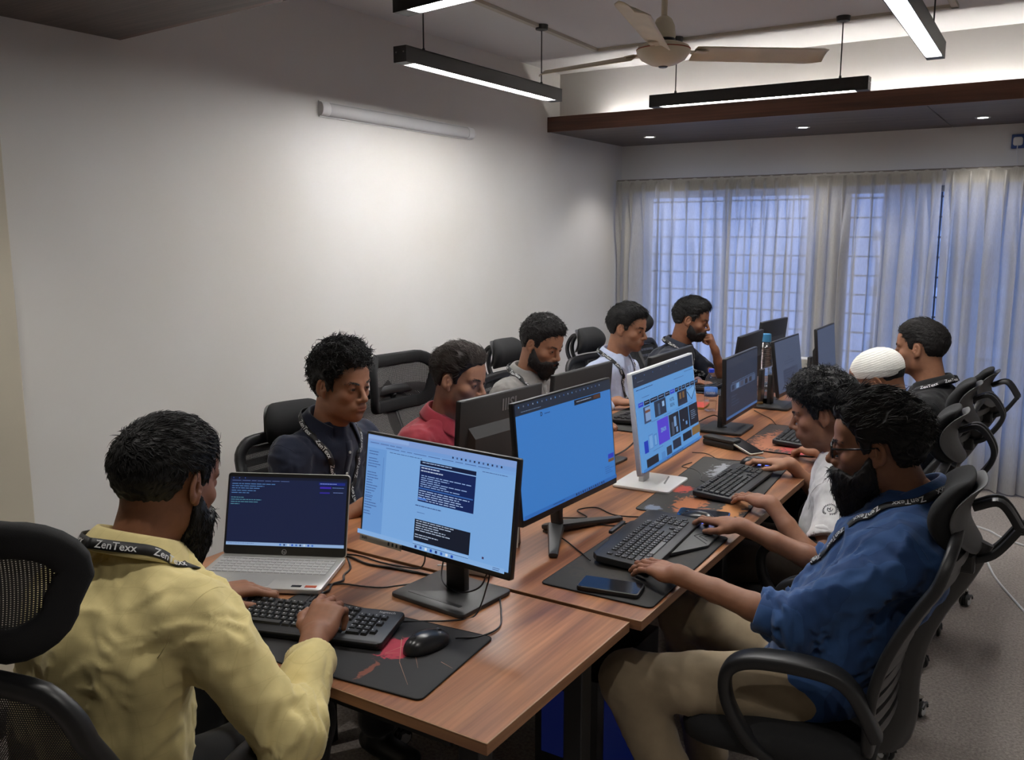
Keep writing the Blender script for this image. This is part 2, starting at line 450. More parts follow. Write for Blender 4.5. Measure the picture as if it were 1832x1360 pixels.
def tufts(P, N, D, length, width, curl=0.0, seg=4, seed=0, lift=.35, droop=0.0, hug=6.0):
    """tapered locks growing from points P with normals N along directions D"""
    rs = np.random.RandomState(seed); n = len(P)
    L = length * (0.6 + .8 * rs.rand(n)); W = width * (.7 + .6 * rs.rand(n))
    D = D - N * (D * N).sum(1, keepdims=True); D /= np.linalg.norm(D, axis=1, keepdims=True) + 1e-9
    B = np.cross(N, D); D = D + B * (rs.rand(n, 1) - .5) * .9; D /= np.linalg.norm(D, axis=1, keepdims=True); B = np.cross(N, D)
    ph = rs.rand(n) * 6.28; V = []; k = 3
    base = P - N * width * .8
    for i in range(seg + 1):
        t = i / seg
        c = base + D * (L * t)[:, None] + N * (L * lift * math.sin(t * 2.2) )[:, None] * .8 - np.array([0, 0, 1.]) * (L * droop * t * t)[:, None] - N * ((L * t) ** 2 * hug)[:, None]
        if curl: c = c + B * (curl * np.sin(ph + t * 5.5) * t)[:, None] + N * (curl * np.cos(ph + t * 5.5) * t)[:, None]
        w = W * (1 - t ** 1.6) * (1.0 if i else .9) + .0002
        for j in range(k):
            a = 2 * PI * j / k
            V.append(c + B * (w * math.cos(a))[:, None] + N * (w * math.sin(a))[:, None])
    V = np.stack(V, 1).reshape(-1, 3)             # n x ((seg+1)*k)
    st = (np.arange(n) * (seg + 1) * k)[:, None]
    Q = []
    for i in range(seg):
        for j in range(k):
            Q.append(st + np.array([[i * k + j, i * k + (j + 1) % k, (i + 1) * k + (j + 1) % k, (i + 1) * k + j]]))
    return V, np.concatenate(Q)
# ------------------------------------------------------------------ the room
XL, XR, YF, YB, ZC = -3.10, 1.30, -1.60, 6.50, 2.74      # left, right, behind the camera, window wall, ceiling
def struct(o): o['kind'] = 'structure'; return o

def mat_wall(name, base, stain):
    m = bpy.data.materials.new(name); m.use_nodes = True; nt = m.node_tree; N = nt.nodes; L = nt.links; b = N['Principled BSDF']
    tc = N.new('ShaderNodeTexCoord')
    n1 = N.new('ShaderNodeTexNoise'); n1.inputs['Scale'].default_value = 1.1; n1.inputs['Detail'].default_value = 7; L.new(tc.outputs['Object'], n1.inputs['Vector'])
    r1 = N.new('ShaderNodeValToRGB'); e = r1.color_ramp.elements; e[0].position = .38; e[0].color = tuple(stain) + (1,); e[1].position = .62; e[1].color = tuple(base) + (1,)
    L.new(n1.outputs['Fac'], r1.inputs['Fac']); L.new(r1.outputs['Color'], b.inputs['Base Color'])
    n2 = N.new('ShaderNodeTexNoise'); n2.inputs['Scale'].default_value = 140; n2.inputs['Detail'].default_value = 3; L.new(tc.outputs['Object'], n2.inputs['Vector'])
    bp = N.new('ShaderNodeBump'); bp.inputs['Strength'].default_value = .12; bp.inputs['Distance'].default_value = .001
    L.new(n2.outputs['Fac'], bp.inputs['Height']); L.new(bp.outputs['Normal'], b.inputs['Normal'])
    b.inputs['Roughness'].default_value = .55; b.inputs['Specular IOR Level'].default_value = .3
    MATS[name] = m
mat_wall('wall_paint', (.70, .685, .67), (.66, .635, .60))
mat_wall('ceiling_paint', (.68, .67, .66), (.66, .65, .635))
mat('cream_paint', (.55, .50, .40), rough=.6, noise=(3, .06))
mat_wood('soffit_wood', (.105, .044, .026), (.072, .030, .018), (.14, .060, .036), rough=.4, axis=0)
mat_wood('soffit_ply', (.100, .076, .066), (.082, .062, .054), (.120, .092, .080), rough=.5, axis=0)
mat('trunking', (.50, .46, .38), rough=.5)
def mat_carpet():
    m = mat('carpet', (.36, .315, .285), rough=.95, noise=(3, .06), bump=(420, .5, .003))
    nt = m.node_tree; N = nt.nodes; L = nt.links
    nz = N.new('ShaderNodeTexNoise'); nz.inputs['Scale'].default_value = 95; nz.inputs['Detail'].default_value = 5; nz.inputs['Roughness'].default_value = .75
    tc = [n for n in N if n.type == 'TEX_COORD'][0]; L.new(tc.outputs['Object'], nz.inputs['Vector'])
    b = N['Principled BSDF']; src = b.inputs['Base Color'].links[0].from_socket
    mr = N.new('ShaderNodeMapRange'); mr.inputs['From Min'].default_value = .35; mr.inputs['From Max'].default_value = .65; mr.inputs['To Min'].default_value = .62; mr.inputs['To Max'].default_value = 1.30
    L.new(nz.outputs['Fac'], mr.inputs['Value'])
    mx = N.new('ShaderNodeMix'); mx.data_type = 'RGBA'; mx.blend_type = 'MULTIPLY'; mx.inputs['Factor'].default_value = 1
    L.new(src, mx.inputs['A']); L.new(mr.outputs['Result'], mx.inputs['B']); L.new(mx.outputs['Result'], b.inputs['Base Color'])
mat_carpet()

struct(MB().box(((XL + XR) / 2, (YF + YB) / 2, -.05), (XR - XL + .4, YB - YF + .4, .1)).build('floor', 'carpet'))
struct(MB().box(((XL + XR) / 2, (YF + YB) / 2, ZC + .05), (XR - XL + .4, YB - YF + .4, .1)).build('ceiling', 'ceiling_paint'))
struct(MB().box((XL - .1, (YF + YB) / 2, ZC / 2), (.2, YB - YF + .4, ZC)).build('wall_left', 'wall_paint'))
struct(MB().box((XR + .1, (YF + YB) / 2, ZC / 2), (.2, YB - YF + .4, ZC)).build('wall_right', 'wall_paint'))
struct(MB().box(((XL + XR) / 2, YF - .1, ZC / 2), (XR - XL, .2, ZC)).build('wall_front', 'wall_paint'))
# pilaster where the left wall steps in towards the camera
struct(MB().box((XL + .02, .53, 1.187), (.04, 2.24, 2.373), bevel=.004).build('trim_4', 'cream_paint'))
# window wall: solid below, above and between two openings
W1 = (-2.92, -1.62); W2 = (-1.42, .35); WZ = (.22, 1.98)
wb = MB(); yc = YB + .1
wb.box(((XL + XR) / 2, yc, WZ[0] / 2), (XR - XL, .2, WZ[0])).box(((XL + XR) / 2, yc, (WZ[1] + ZC) / 2), (XR - XL, .2, ZC - WZ[1]))
for a, b in ((XL, W1[0]), (W1[1], W2[0]), (W2[1], XR)): wb.box(((a + b) / 2, yc, (WZ[0] + WZ[1]) / 2), (b - a, .2, WZ[1] - WZ[0]))
struct(wb.build('wall_back', 'wall_paint'))
mat('aluminium', (.30, .31, .33), rough=.35, metal=.8); mat_glass('pane_glass', (.93, .96, 1.0), .04); mat('grille_iron', (.10, .11, .14), rough=.5)
barmesh = {}
for wi, (a, b) in enumerate((W1, W2)):
    f = MB(); w = b - a; h = WZ[1] - WZ[0]; cx = (a + b) / 2; cz = (WZ[0] + WZ[1]) / 2
    for z in (WZ[0] + .02, WZ[1] - .02): f.box((cx, YB + .10, z), (w, .06, .04))
    for x in (a + .02, b - .02, cx): f.box((x, YB + .10, cz), (.04, .06, h))
    wo = struct(f.build('window_%d' % (wi + 1), 'aluminium'))
    for s in (-1, 1): MB().box((cx + s * w / 4, YB + .10, cz), (w / 2 - .05, .006, h - .08)).build('pane', 'pane_glass', wo)
    g = MB()
    nz = 13; nx = int(w / .11)
    hb = MB().box((0, 0, 0), (w, .012, .012)).mesh('grille_bar'); hb.materials.append(MATS['grille_iron'])
    vb = MB().box((0, 0, 0), (.010, .012, h)).mesh('grille_bar'); vb.materials.append(MATS['grille_iron'])
    for i in range(nz): inst(hb, 'grille_bar', wo, Matrix.Translation((cx, YB + .17, WZ[0] + h * (i + .5) / nz)))
    for i in range(nx): inst(vb, 'grille_bar', wo, Matrix.Translation((a + w * (i + .5) / nx, YB + .185, cz)))
# lintel beam over the soffit, wooden soffits with recessed downlights
struct(MB().box(((XL + XR) / 2, 5.60, 2.59), (XR - XL, .2, .30)).build('trim_2', 'wall_paint'))
def soffit(name, x0, x1, y0, y1, z0, z1, lights, splits, cove=None):
    """wooden box: fascia, underside panels; lights = [(x, y)]"""
    o = MB().box(((x0 + x1) / 2, y0 + .0125 if cove != 'rear' else y1 - .0125, (z0 + z1) / 2), (x1 - x0, .025, z1 - z0)).build(name, 'soffit_wood'); struct(o)
    ya, yb = (y0 + .025, y1) if cove != 'rear' else (y0, y1 - .025)
    xs = [x0] + splits + [x1]
    for a, b in zip(xs[:-1], xs[1:]): MB().box(((a + b) / 2, (ya + yb) / 2, z0 + .011), (b - a - .004, yb - ya, .018), bevel=.002).build('panel', 'soffit_ply', o)
    return o
soffit('trim_1', XL, XR, 5.33, YB, 2.34, 2.438, [], [-.76])
# near soffit runs across the room over the camera; its front edge is a little skew
ns = MB().prism([(XL, YF), (XR, YF), (XR, 1.80), (XL, 2.124)], 2.373, 2.393).build('trim_3', 'soffit_ply'); struct(ns)
p0, p1 = Vector((XL, 2.124, 0)), Vector((XR, 1.80, 0)); dd = (p1 - p0).normalized(); nn_ = Vector((-dd.y, dd.x, 0))
MB().add([tuple(p + nn_ * t + Vector((0, 0, z))) for p in (p0, p1) for t in (0, .022) for z in (2.373, 2.475)], [(0, 1, 3, 2), (4, 6, 7, 5), (0, 4, 5, 1), (2, 3, 7, 6), (0, 2, 6, 4), (1, 5, 7, 3)]).build('fascia', 'soffit_wood', ns)
mat('white_plastic', (.72, .72, .72), rough=.35); mat('off_white', (.62, .60, .55), rough=.4)
mat_emit('led_face', (1.0, .97, .92), 28.0)
def downlight(x, y, z, label, watts, group):
    o = empty('downlight', (x, y, z)); tag(o, label, 'downlight', group)
    MB().lathe([(.026, -.0005), (.040, -.004), (.044, -.001), (.044, .001)], 28).build('rim', 'white_plastic', o, 40)
    MB().lathe([(0, -.0015), (.027, -.0015)], 24, close=False).build('lens', 'led_face', o)
    l = bpy.data.lights.new('downlight_beam', 'SPOT'); l.energy = watts; l.spot_size = math.radians(110); l.spot_blend = .6; l.shadow_soft_size = .03; l.color = (1, .96, .90)
    lo = bpy.data.objects.new('downlight_beam', l); COL.objects.link(lo); lo.parent = o; lo.location = (0, 0, -.012)
G = 'recessed spotlights in the soffit over the curtains'
downlight(-2.631, 5.96, 2.34, 'recessed spotlight in the soffit, nearest the left wall', SPOT, G)
downlight(-1.570, 5.97, 2.34, 'recessed spotlight in the middle of the soffit', SPOT, G)
downlight(-.549, 6.05, 2.34, 'recessed spotlight in the soffit beside the panel joint, nearest the blue socket', SPOT, G)
downlight(.48, 6.07, 2.34, 'added fill spotlight in the soffit right of the blue socket, outside the picture', SPOT, G)  # unseen lamp continuing the row, added to brighten the right side
GN = 'added fill spotlights in the near soffit'  # unseen lamps put in to light the foreground
for x_, y_, w_ in ((-2.5, 1.05, 'over the left wall side'), (-1.35, .85, 'above the yellow-shirted man'), (-.2, .75, 'right above the camera'), (.75, .75, 'right of the camera')):
    downlight(x_, y_, 2.373, 'added fill spotlight in the near soffit ' + w_, NEAR_FILL, GN)
# LED strip on top of the soffit washing the lintel
mat_emit('cove_led', (1.0, .97, .93), COVE)
t = empty('led_strip', (-.95, 5.43, 2.365)); tag(t, 'hidden white light strip on top of the wooden soffit', 'light')
MB().box((0, 0, 0), (3.6, .016, .008)).build('carrier', 'white_plastic', t); MB().box((0, 0, .0055), (3.58, .012, .003)).build('diodes', 'cove_led', t)
# surface wiring trunking on the ceiling: a rectangle round the lamps
tk = MB(); zt = ZC - .008
for a, b in (((-2.51, 4.89), (-2.43, 1.9)), ((-2.51, 4.89), (-.60, 4.89)), ((-.60, 4.89), (-.60, 2.0))):
    d = Vector((b[0] - a[0], b[1] - a[1], 0)); L_ = d.length; M = Matrix.Translation(((a[0] + b[0]) / 2, (a[1] + b[1]) / 2, zt)) @ Matrix.Rotation(math.atan2(d.y, d.x), 4, 'Z')
    tk.box((0, 0, 0), (L_ + .03, .030, .016), M)
tag(tk.build('cable_trunking', 'trunking'), 'cream cable trunking running in a rectangle on the ceiling', 'trunking')

# ---- pendant lamps
mat('lamp_black', (.025, .024, .023), rough=.45, noise=(30, .1)); mat_emit('lamp_diffuser', (1.0, .985, .965), LAMP); mat('steel', (.45, .44, .42), rough=.3, metal=.9)
def pendant(a, b, label, rods=(.12, .88), zt=2.437):
    a = Vector(a + (0,)); b = Vector(b + (0,)); d = b - a; L_ = d.length; c = (a + b) / 2; w, h = .068, .066
    o = empty('pendant_lamp', (c.x, c.y, zt - h), math.atan2(d.y, d.x)); tag(o, label, 'lamp', 'linear pendant lamps round the ceiling fan')
    hb = MB().box((0, 0, h - .002), (L_, w, .004)).box((0, w / 2 - .002, h / 2), (L_, .004, h)).box((0, -w / 2 + .002, h / 2), (L_, .004, h)); 
    for s in (-1, 1): hb.box((s * (L_ / 2 - .03), 0, .004), (.06, w - .002, .008))
    hb.build('housing', 'lamp_black', o)
    MB().box((0, 0, .010), (L_ - .12, w - .012, .008)).build('diffuser', 'lamp_diffuser', o)
    for s in (-1, 1):
        e = MB().box((s * (L_ / 2 + .002), 0, h / 2), (.004, w, h)).build('end_cap', 'lamp_black', o)
        for y in (-.02, .02): MB().lathe([(.0035, 0), (.003, .0015), (0, .0018)], 10, Matrix.Translation((s * (L_ / 2 + .004), y, h * .62)) @ Matrix.Rotation(s * PI / 2, 4, 'Y')).build('screw', 'steel', e)
    for t in rods:
        x = -L_ / 2 + L_ * t; r = MB().tube([(x, 0, h), (x, 0, ZC - zt + h)], .0032, 8).lathe([(.008, 0), (.006, .016)], 12, c=(x, 0, h)).build('rod', 'lamp_black', o, 60)
        MB().lathe([(.010, -.030), (.032, -.024), (.034, -.002), (.034, 0)], 24, c=(x, 0, ZC - zt + h)).build('ceiling_cup', 'lamp_black', o, 40)
pendant((-2.478, 3.03), (-2.478, 4.354), 'black linear pendant lamp nearest and parallel to the long white wall')
pendant((-2.13, 4.847), (-.962, 4.847), 'black linear pendant lamp hanging just before the wooden soffit, behind the fan')
pendant((-.545, 2.94), (-.570, 4.17), 'black linear pendant lamp at the right, its glowing underside pointing at the window')
pendant((-1.955, 2.40), (-.80, 2.215), 'black linear pendant lamp nearest the camera, cut off by the top of the picture')

# ---- ceiling fan
mat('fan_cream', (.74, .67, .52), rough=.42, noise=(9, .08)); mat('fan_red', (.38, .10, .05), rough=.5); mat('dark_plastic', (.02, .02, .022), rough=.4)
fx, fy = -1.43, 3.35
o = empty('ceiling_fan', (fx, fy, 2.30)); tag(o, 'cream three-blade ceiling fan hanging between the pendant lamps', 'fan')
MB().lathe([(0, .0), (.022, .001), (.05, .008), (.085, .026), (.102, .050), (.104, .062), (.098, .074), (.070, .086), (.05, .090)], 40).build('motor', 'fan_cream', o, 35)
MB().lathe([(.1046, .0600), (.1052, .062), (.1046, .0640)], 40).build('red_line', 'fan_red', o, 180)
MB().lathe([(.0, -.004), (.015, -.004), (.020, .002)], 24).build('cap', 'dark_plastic', o, 40)
MB().lathe([(.045, .088), (.045, .102)], 24).build('rotor_gap', 'dark_plastic', o, 40)
MB().lathe([(.042, .102), (.046, .112), (.042, .150), (.030, .176), (.016, .186)], 28).build('canopy', 'fan_cream', o, 50)
MB().lathe([(.012, .18), (.012, .44)], 14).build('down_rod', 'fan_cream', o, 60)
MB().lathe([(.016, .385), (.050, .40), (.058, .438)], 24).build('ceiling_cup', 'fan_cream', o, 50)
bl = MB()
out = [(.13, -.045), (.60, -.062), (.635, -.050), (.645, .0), (.60, .050), (.13, .045)]
n_ = 12
def bfn(u, v):
    x = .125 + .56 * u; w = .090 + .028 * u; e = 1.0
    if u > .90: e = 1 - ((u - .90) / .10) ** 2 * .55
    y = (v - .5) * w * e - (.0 if u < .9 else (u - .9) * .1); return (x, y, .062 - (v - .5) * .036 - .030 * (v - .5) ** 2 + .012 * u)
bl.grid(bfn, 20, 6); me = bl.mesh('blade', 180); me.materials.append(MATS['fan_cream'])
br = MB().box((.115, 0, .060), (.085, .030, .004)).box((.150, 0, .058), (.05, .060, .004)); brm = br.mesh('blade_arm'); brm.materials.append(MATS['fan_cream'])
for k in range(3):
    R_ = Matrix.Rotation(math.radians(44 + 120 * k), 4, 'Z'); b = inst(me, 'blade', o, R_); md = b.modifiers.new('t', 'SOLIDIFY'); md.thickness = .003
    inst(brm, 'blade_arm', o, R_)

# ---- tube light on the left wall (switched off)
o = empty('tube_light', (XL, 3.80, 2.246), 0); tag(o, 'white tube light fixture mounted on the long wall, switched off', 'light')
mat('milky_plastic', (.60, .60, .61), rough=.22, spec=.5)
def half(y0, y1, r, z):
    mb = MB(); prof = []
    for i in range(9):
        a = -PI / 2 + PI * i / 8; prof.append((max(0.0, math.cos(a)) ** .6 * r, math.sin(a) * .033))
    prof = [(0.0, -.033)] + prof + [(0.0, .033)]; k = len(prof)
    vs = [(p[0], y, p[1]) for y in (y0, y1) for p in prof]; fs = [(i, i + 1, k + i + 1, k + i) for i in range(k - 1)] + [tuple(range(k))[::-1], tuple(range(k, 2 * k))]
    mb.add(vs, fs); return mb
half(-.575, .575, .030, 0).build('diffuser', 'milky_plastic', o, 50)
for s in (-1, 1): e = half(s * .60 - .027, s * .60 + .027, .034, 0).build('end_cap', 'white_plastic', o, 50)
MB().box((.003, 0, 0), (.006, 1.25, .074)).build('back_plate', 'white_plastic', o)

# ---- curtains
def mat_curtain():
    m = bpy.data.materials.new('sheer_curtain'); m.use_nodes = True; nt = m.node_tree; N = nt.nodes; L = nt.links; N.remove(N['Principled BSDF'])
    tc = N.new('ShaderNodeTexCoord'); nz = N.new('ShaderNodeTexNoise'); nz.inputs['Scale'].default_value = 18; nz.inputs['Detail'].default_value = 4
    mp = N.new('ShaderNodeMapping'); mp.inputs['Scale'].default_value = (30, 30, 1.5); L.new(tc.outputs['Object'], mp.inputs['Vector']); L.new(mp.outputs['Vector'], nz.inputs['Vector'])
    r = N.new('ShaderNodeValToRGB'); e = r.color_ramp.elements; e[0].position = .3; e[0].color = (.62, .60, .56, 1); e[1].position = .7; e[1].color = (.74, .72, .68, 1); L.new(nz.outputs['Fac'], r.inputs['Fac'])
    df = N.new('ShaderNodeBsdfDiffuse'); tl = N.new('ShaderNodeBsdfTranslucent'); tr = N.new('ShaderNodeBsdfTransparent'); tr.inputs['Color'].default_value = (.95, .95, .97, 1)
    L.new(r.outputs['Color'], df.inputs['Color']); L.new(r.outputs['Color'], tl.inputs['Color'])
    m1 = N.new('ShaderNodeMixShader'); m1.inputs[0].default_value = .55; L.new(df.outputs[0], m1.inputs[1]); L.new(tl.outputs[0], m1.inputs[2])
    m2 = N.new('ShaderNodeMixShader')
    # the thread count seen edge-on closes the weave
    lw = N.new('ShaderNodeLayerWeight'); lw.inputs['Blend'].default_value = .35
    mr = N.new('ShaderNodeMapRange'); mr.inputs['To Min'].default_value = .11; mr.inputs['To Max'].default_value = .02; mr.inputs['From Max'].default_value = .7; L.new(lw.outputs['Facing'], mr.inputs['Value'])
    L.new(mr.outputs['Result'], m2.inputs[0]); L.new(m1.outputs[0], m2.inputs[1]); L.new(tr.outputs[0], m2.inputs[2])
    L.new(m2.outputs[0], N['Material Output'].inputs['Surface']); MATS['sheer_curtain'] = m
mat_curtain()
mat('curtain_tape', (.58, .56, .52), rough=.85)
mat('rail_metal', (.30, .27, .24), rough=.4, metal=.6)
def curtain(x0, x1, label, seed, yc=6.36, sway=(0, 0), squeeze=0.0):
    rs = np.random.RandomState(seed); ztop = 2.062; zbot = .012
    n = max(3, int(round((x1 - x0) / .098))); per = 20; nu = n * per; nv = 40
    u = np.linspace(0, n, nu + 1); cell = u - np.floor(u)
    amp = 0.75 + .5 * rs.rand(n + 2); ph = rs.randn(n + 2) * .10
    # folds gather towards the joint between two panels
    xs = x0 + (x1 - x0) * ((1 - squeeze) * u / n + squeeze * (np.sin((u / n) * PI - PI / 2) + 1) / 2)
    V = []
    for j in range(nv + 1):
        t = j / nv; z = ztop + (zbot - ztop) * t ** 1.15
        k = np.clip((ztop - .10 - z) / .5, 0, 1); ku = np.interp(u, np.arange(n + 2), amp); pk = np.interp(u, np.arange(n + 2), ph)
        pinch = np.exp(-((cell - .5) / .085) ** 2)
        top = -.042 * pinch * (1 - k) * np.clip((ztop - z) / .012 + .25, 0, 1)
        fold = .046 * ku * np.cos(2 * PI * (u + pk * k * 2.0) - PI + .6 * np.sin(u * 2.1 + seed)) * k
        fine = .006 * np.sin(2 * PI * u * 2.0 + 3 * t + seed) * k
        y = yc + top + fold + fine + .010 * np.sin(u * .9 + seed) * t
        cr = cell - .5
        x = xs - (x1 - x0) / n * .22 * np.sin(2 * PI * cr) * k + (sway[0] * (1 - u / n) + sway[1] * u / n) * t ** 2 + .012 * np.interp(u, np.arange(n + 2), ph) * 6 * t
        zz = np.full_like(x, z) + (.010 * np.cos(2 * PI * cell) * (1 - k) if j < 2 else 0)
        V.append(np.stack([x, y, zz], 1))
    V = np.concatenate(V); m_ = nu + 1
    jj, ii = np.meshgrid(np.arange(nv), np.arange(nu), indexing='ij'); a = (jj * m_ + ii).ravel(); Q = np.stack([a, a + 1, a + m_ + 1, a + m_], 1)
    root = np_obj('curtain', V, Q, 'sheer_curtain'); tag(root, label, 'curtain', 'sheer curtains across the window wall')
    # stiff heading tape behind the pleats
    tp = V[:m_ * 1]; 
    k2 = [np.stack([V[:m_, 0], np.full(m_, yc + .004), np.full(m_, z)], 1) for z in (ztop + .004, ztop - .085)]
    VV = np.concatenate(k2); a = np.arange(nu); QQ = np.stack([a, a + 1, a + m_ + 1, a + m_], 1); np_obj('heading_tape', VV, QQ, 'curtain_tape', root)
    return root
curtain(-3.08, -2.15, 'sheer off-white curtain hanging nearest the long white wall', 3, sway=(0, .02), squeeze=.25)
curtain(-2.17, -1.50, 'sheer off-white curtain gathered in the middle, left of the far monitors', 11, sway=(0, .0), squeeze=-.3)
curtain(-1.52, -.78, 'sheer off-white curtain behind the black-shirted man, left of the dark gap', 17, sway=(0, -.03))
curtain(-.76, .60, 'sheer off-white curtain at the far right, beyond the dark gap and below the blue socket', 23, sway=(.02, 0))
r = MB().tube([(XL + .02, 6.385, 2.070), (.7, 6.385, 2.070)], .008, 8).build('curtain_rail', 'rail_metal', None, 60); tag(r, 'thin dark metal curtain rail above the pleated heading', 'curtain rail')

# ---- outside: balcony parapet and the house across
mat('outside_wall', (.30, .31, .33), rough=.9, noise=(2, .15)); mat('outside_slab', (.42, .42, .42), rough=.9); mat('outside_dark', (.05, .06, .07), rough=.3)
nb = empty('neighbour_building', (.6, 9.6, 0)); tag(nb, 'pale building outside the window, faintly seen through the right curtains', 'building')
MB().box((0, 1.5, 1.0), (4.6, 3, 9)).build('facade', 'outside_wall', nb)
for i in range(12):
    z = -2.2 + i * .55; MB().box((0, -.06, z), (4.7, .14, .10)).build('ledge', 'outside_slab', nb)

# ---- wall socket with plug
mat('socket_blue', (.015, .06, .25), rough=.4)
o = empty('wall_socket', (-.335, YB, 2.232)); tag(o, 'blue wall socket with a white plug under the soffit', 'socket')
MB().box((0, -.012, 0), (.165, .024, .085), bevel=.004).build('box', 'socket_blue', o)
MB().prism(rrect(.052, .050, .012), 0, .035, Matrix.Translation((-.045, -.024, -.002)) @ Matrix.Rotation(PI / 2, 4, 'X'), .004).build('plug', 'white_plastic', o)
MB().box((.05, -.026, .0), (.012, .006, .022)).build('switch', 'white_plastic', o)
MB().tube(spline([(-.045, -.045, -.02), (-.046, -.040, -.06), (-.040, -.02, -.12), (-.042, -.016, -.17)], 6), .0035, 6).build('cable', 'white_plastic', o)
# ------------------------------------------------------------------ tables
TZ = .750
mat_wood('desk_top', (.29, .118, .050), (.125, .042, .020), (.42, .190, .085), rough=.36, axis=1)
mat_wood('desk_edge', (.30, .14, .065), (.19, .08, .04), (.38, .19, .095), rough=.45, axis=1)
mat_wood('desk_edge_x', (.22, .10, .05), (.14, .06, .03), (.30, .15, .075), rough=.45, axis=0)
mat('leg_black', (.012, .012, .013), rough=.45)
mat('edge_band', (.36, .22, .12), rough=.5)
def desk(x0, x1, y0, y1, z, label, legs, modesty=None):
    o = empty('desk', ((x0 + x1) / 2, (y0 + y1) / 2, 0)); tag(o, label, 'table', 'wooden desks pushed into one long table')
    cx, cy = (x0 + x1) / 2, (y0 + y1) / 2; w, d = x1 - x0, y1 - y0
    MB().box((0, 0, z - .0125), (w - .003, d - .003, .0235), bevel=.0012).build('table_top', 'desk_top', o)
    for s in (-1, 1):
        MB().box((s * (w / 2 - .0005), 0, z - .0130), (.0022, d, .0235)).build('edge_strip', 'desk_edge', o)
        MB().box((0, s * (d / 2 - .0005), z - .0130), (w, .0022, .0235)).build('edge_strip', 'desk_edge_x', o)
    for (ax_, bx_) in (((-w / 2, -d / 2), (w / 2, -d / 2)), ((w / 2, -d / 2), (w / 2, d / 2))): MB().tube([(ax_[0], ax_[1], z - .0014), (bx_[0], bx_[1], z - .0014)], .0014, 6).build('worn_edge', 'edge_band', o)
    for (lx, ly) in legs:
        MB().box((lx - cx, ly - cy, (z - .025) / 2), (.05, .05, z - .025), bevel=.003).build('leg', 'leg_black', o)
    xs = sorted(set(l[0] for l in legs)); ys = sorted(set(l[1] for l in legs))
    for ly in (ys[0], ys[-1]): MB().box(((xs[0] + xs[-1]) / 2 - cx, ly - cy, z - .055), (xs[-1] - xs[0] - .05, .04, .05)).build('rail', 'leg_black', o)
    for lx in (xs[0], xs[-1]): MB().box((lx - cx, (ys[0] + ys[-1]) / 2 - cy, z - .055), (.04, ys[-1] - ys[0] - .05, .05)).build('rail', 'leg_black', o)
    return o
TL = -2.03
desk(TL, -.828, 1.220, 1.826, TZ - .006, 'wooden desk across the near end of the long table, in front of the yellow-shirted man', [(TL + .07, 1.30), (-.93, 1.33), (-.93, 1.76), (TL + .07, 1.76)])
desk(TL, -.800, 1.832, 3.640, TZ, 'long wooden desk in the middle of the row, carrying the blue and the white monitor', [(TL + .07, 1.95), (-.90, 2.66), (-.90, 3.55), (TL + .07, 3.55), (TL + .07, 2.66)])
desk(TL, -.815, 3.644, 5.72, TZ - .002, 'wooden desk at the far end of the row by the curtains', [(TL + .07, 3.75), (-.90, 3.75), (-.90, 5.6), (TL + .07, 5.6)])

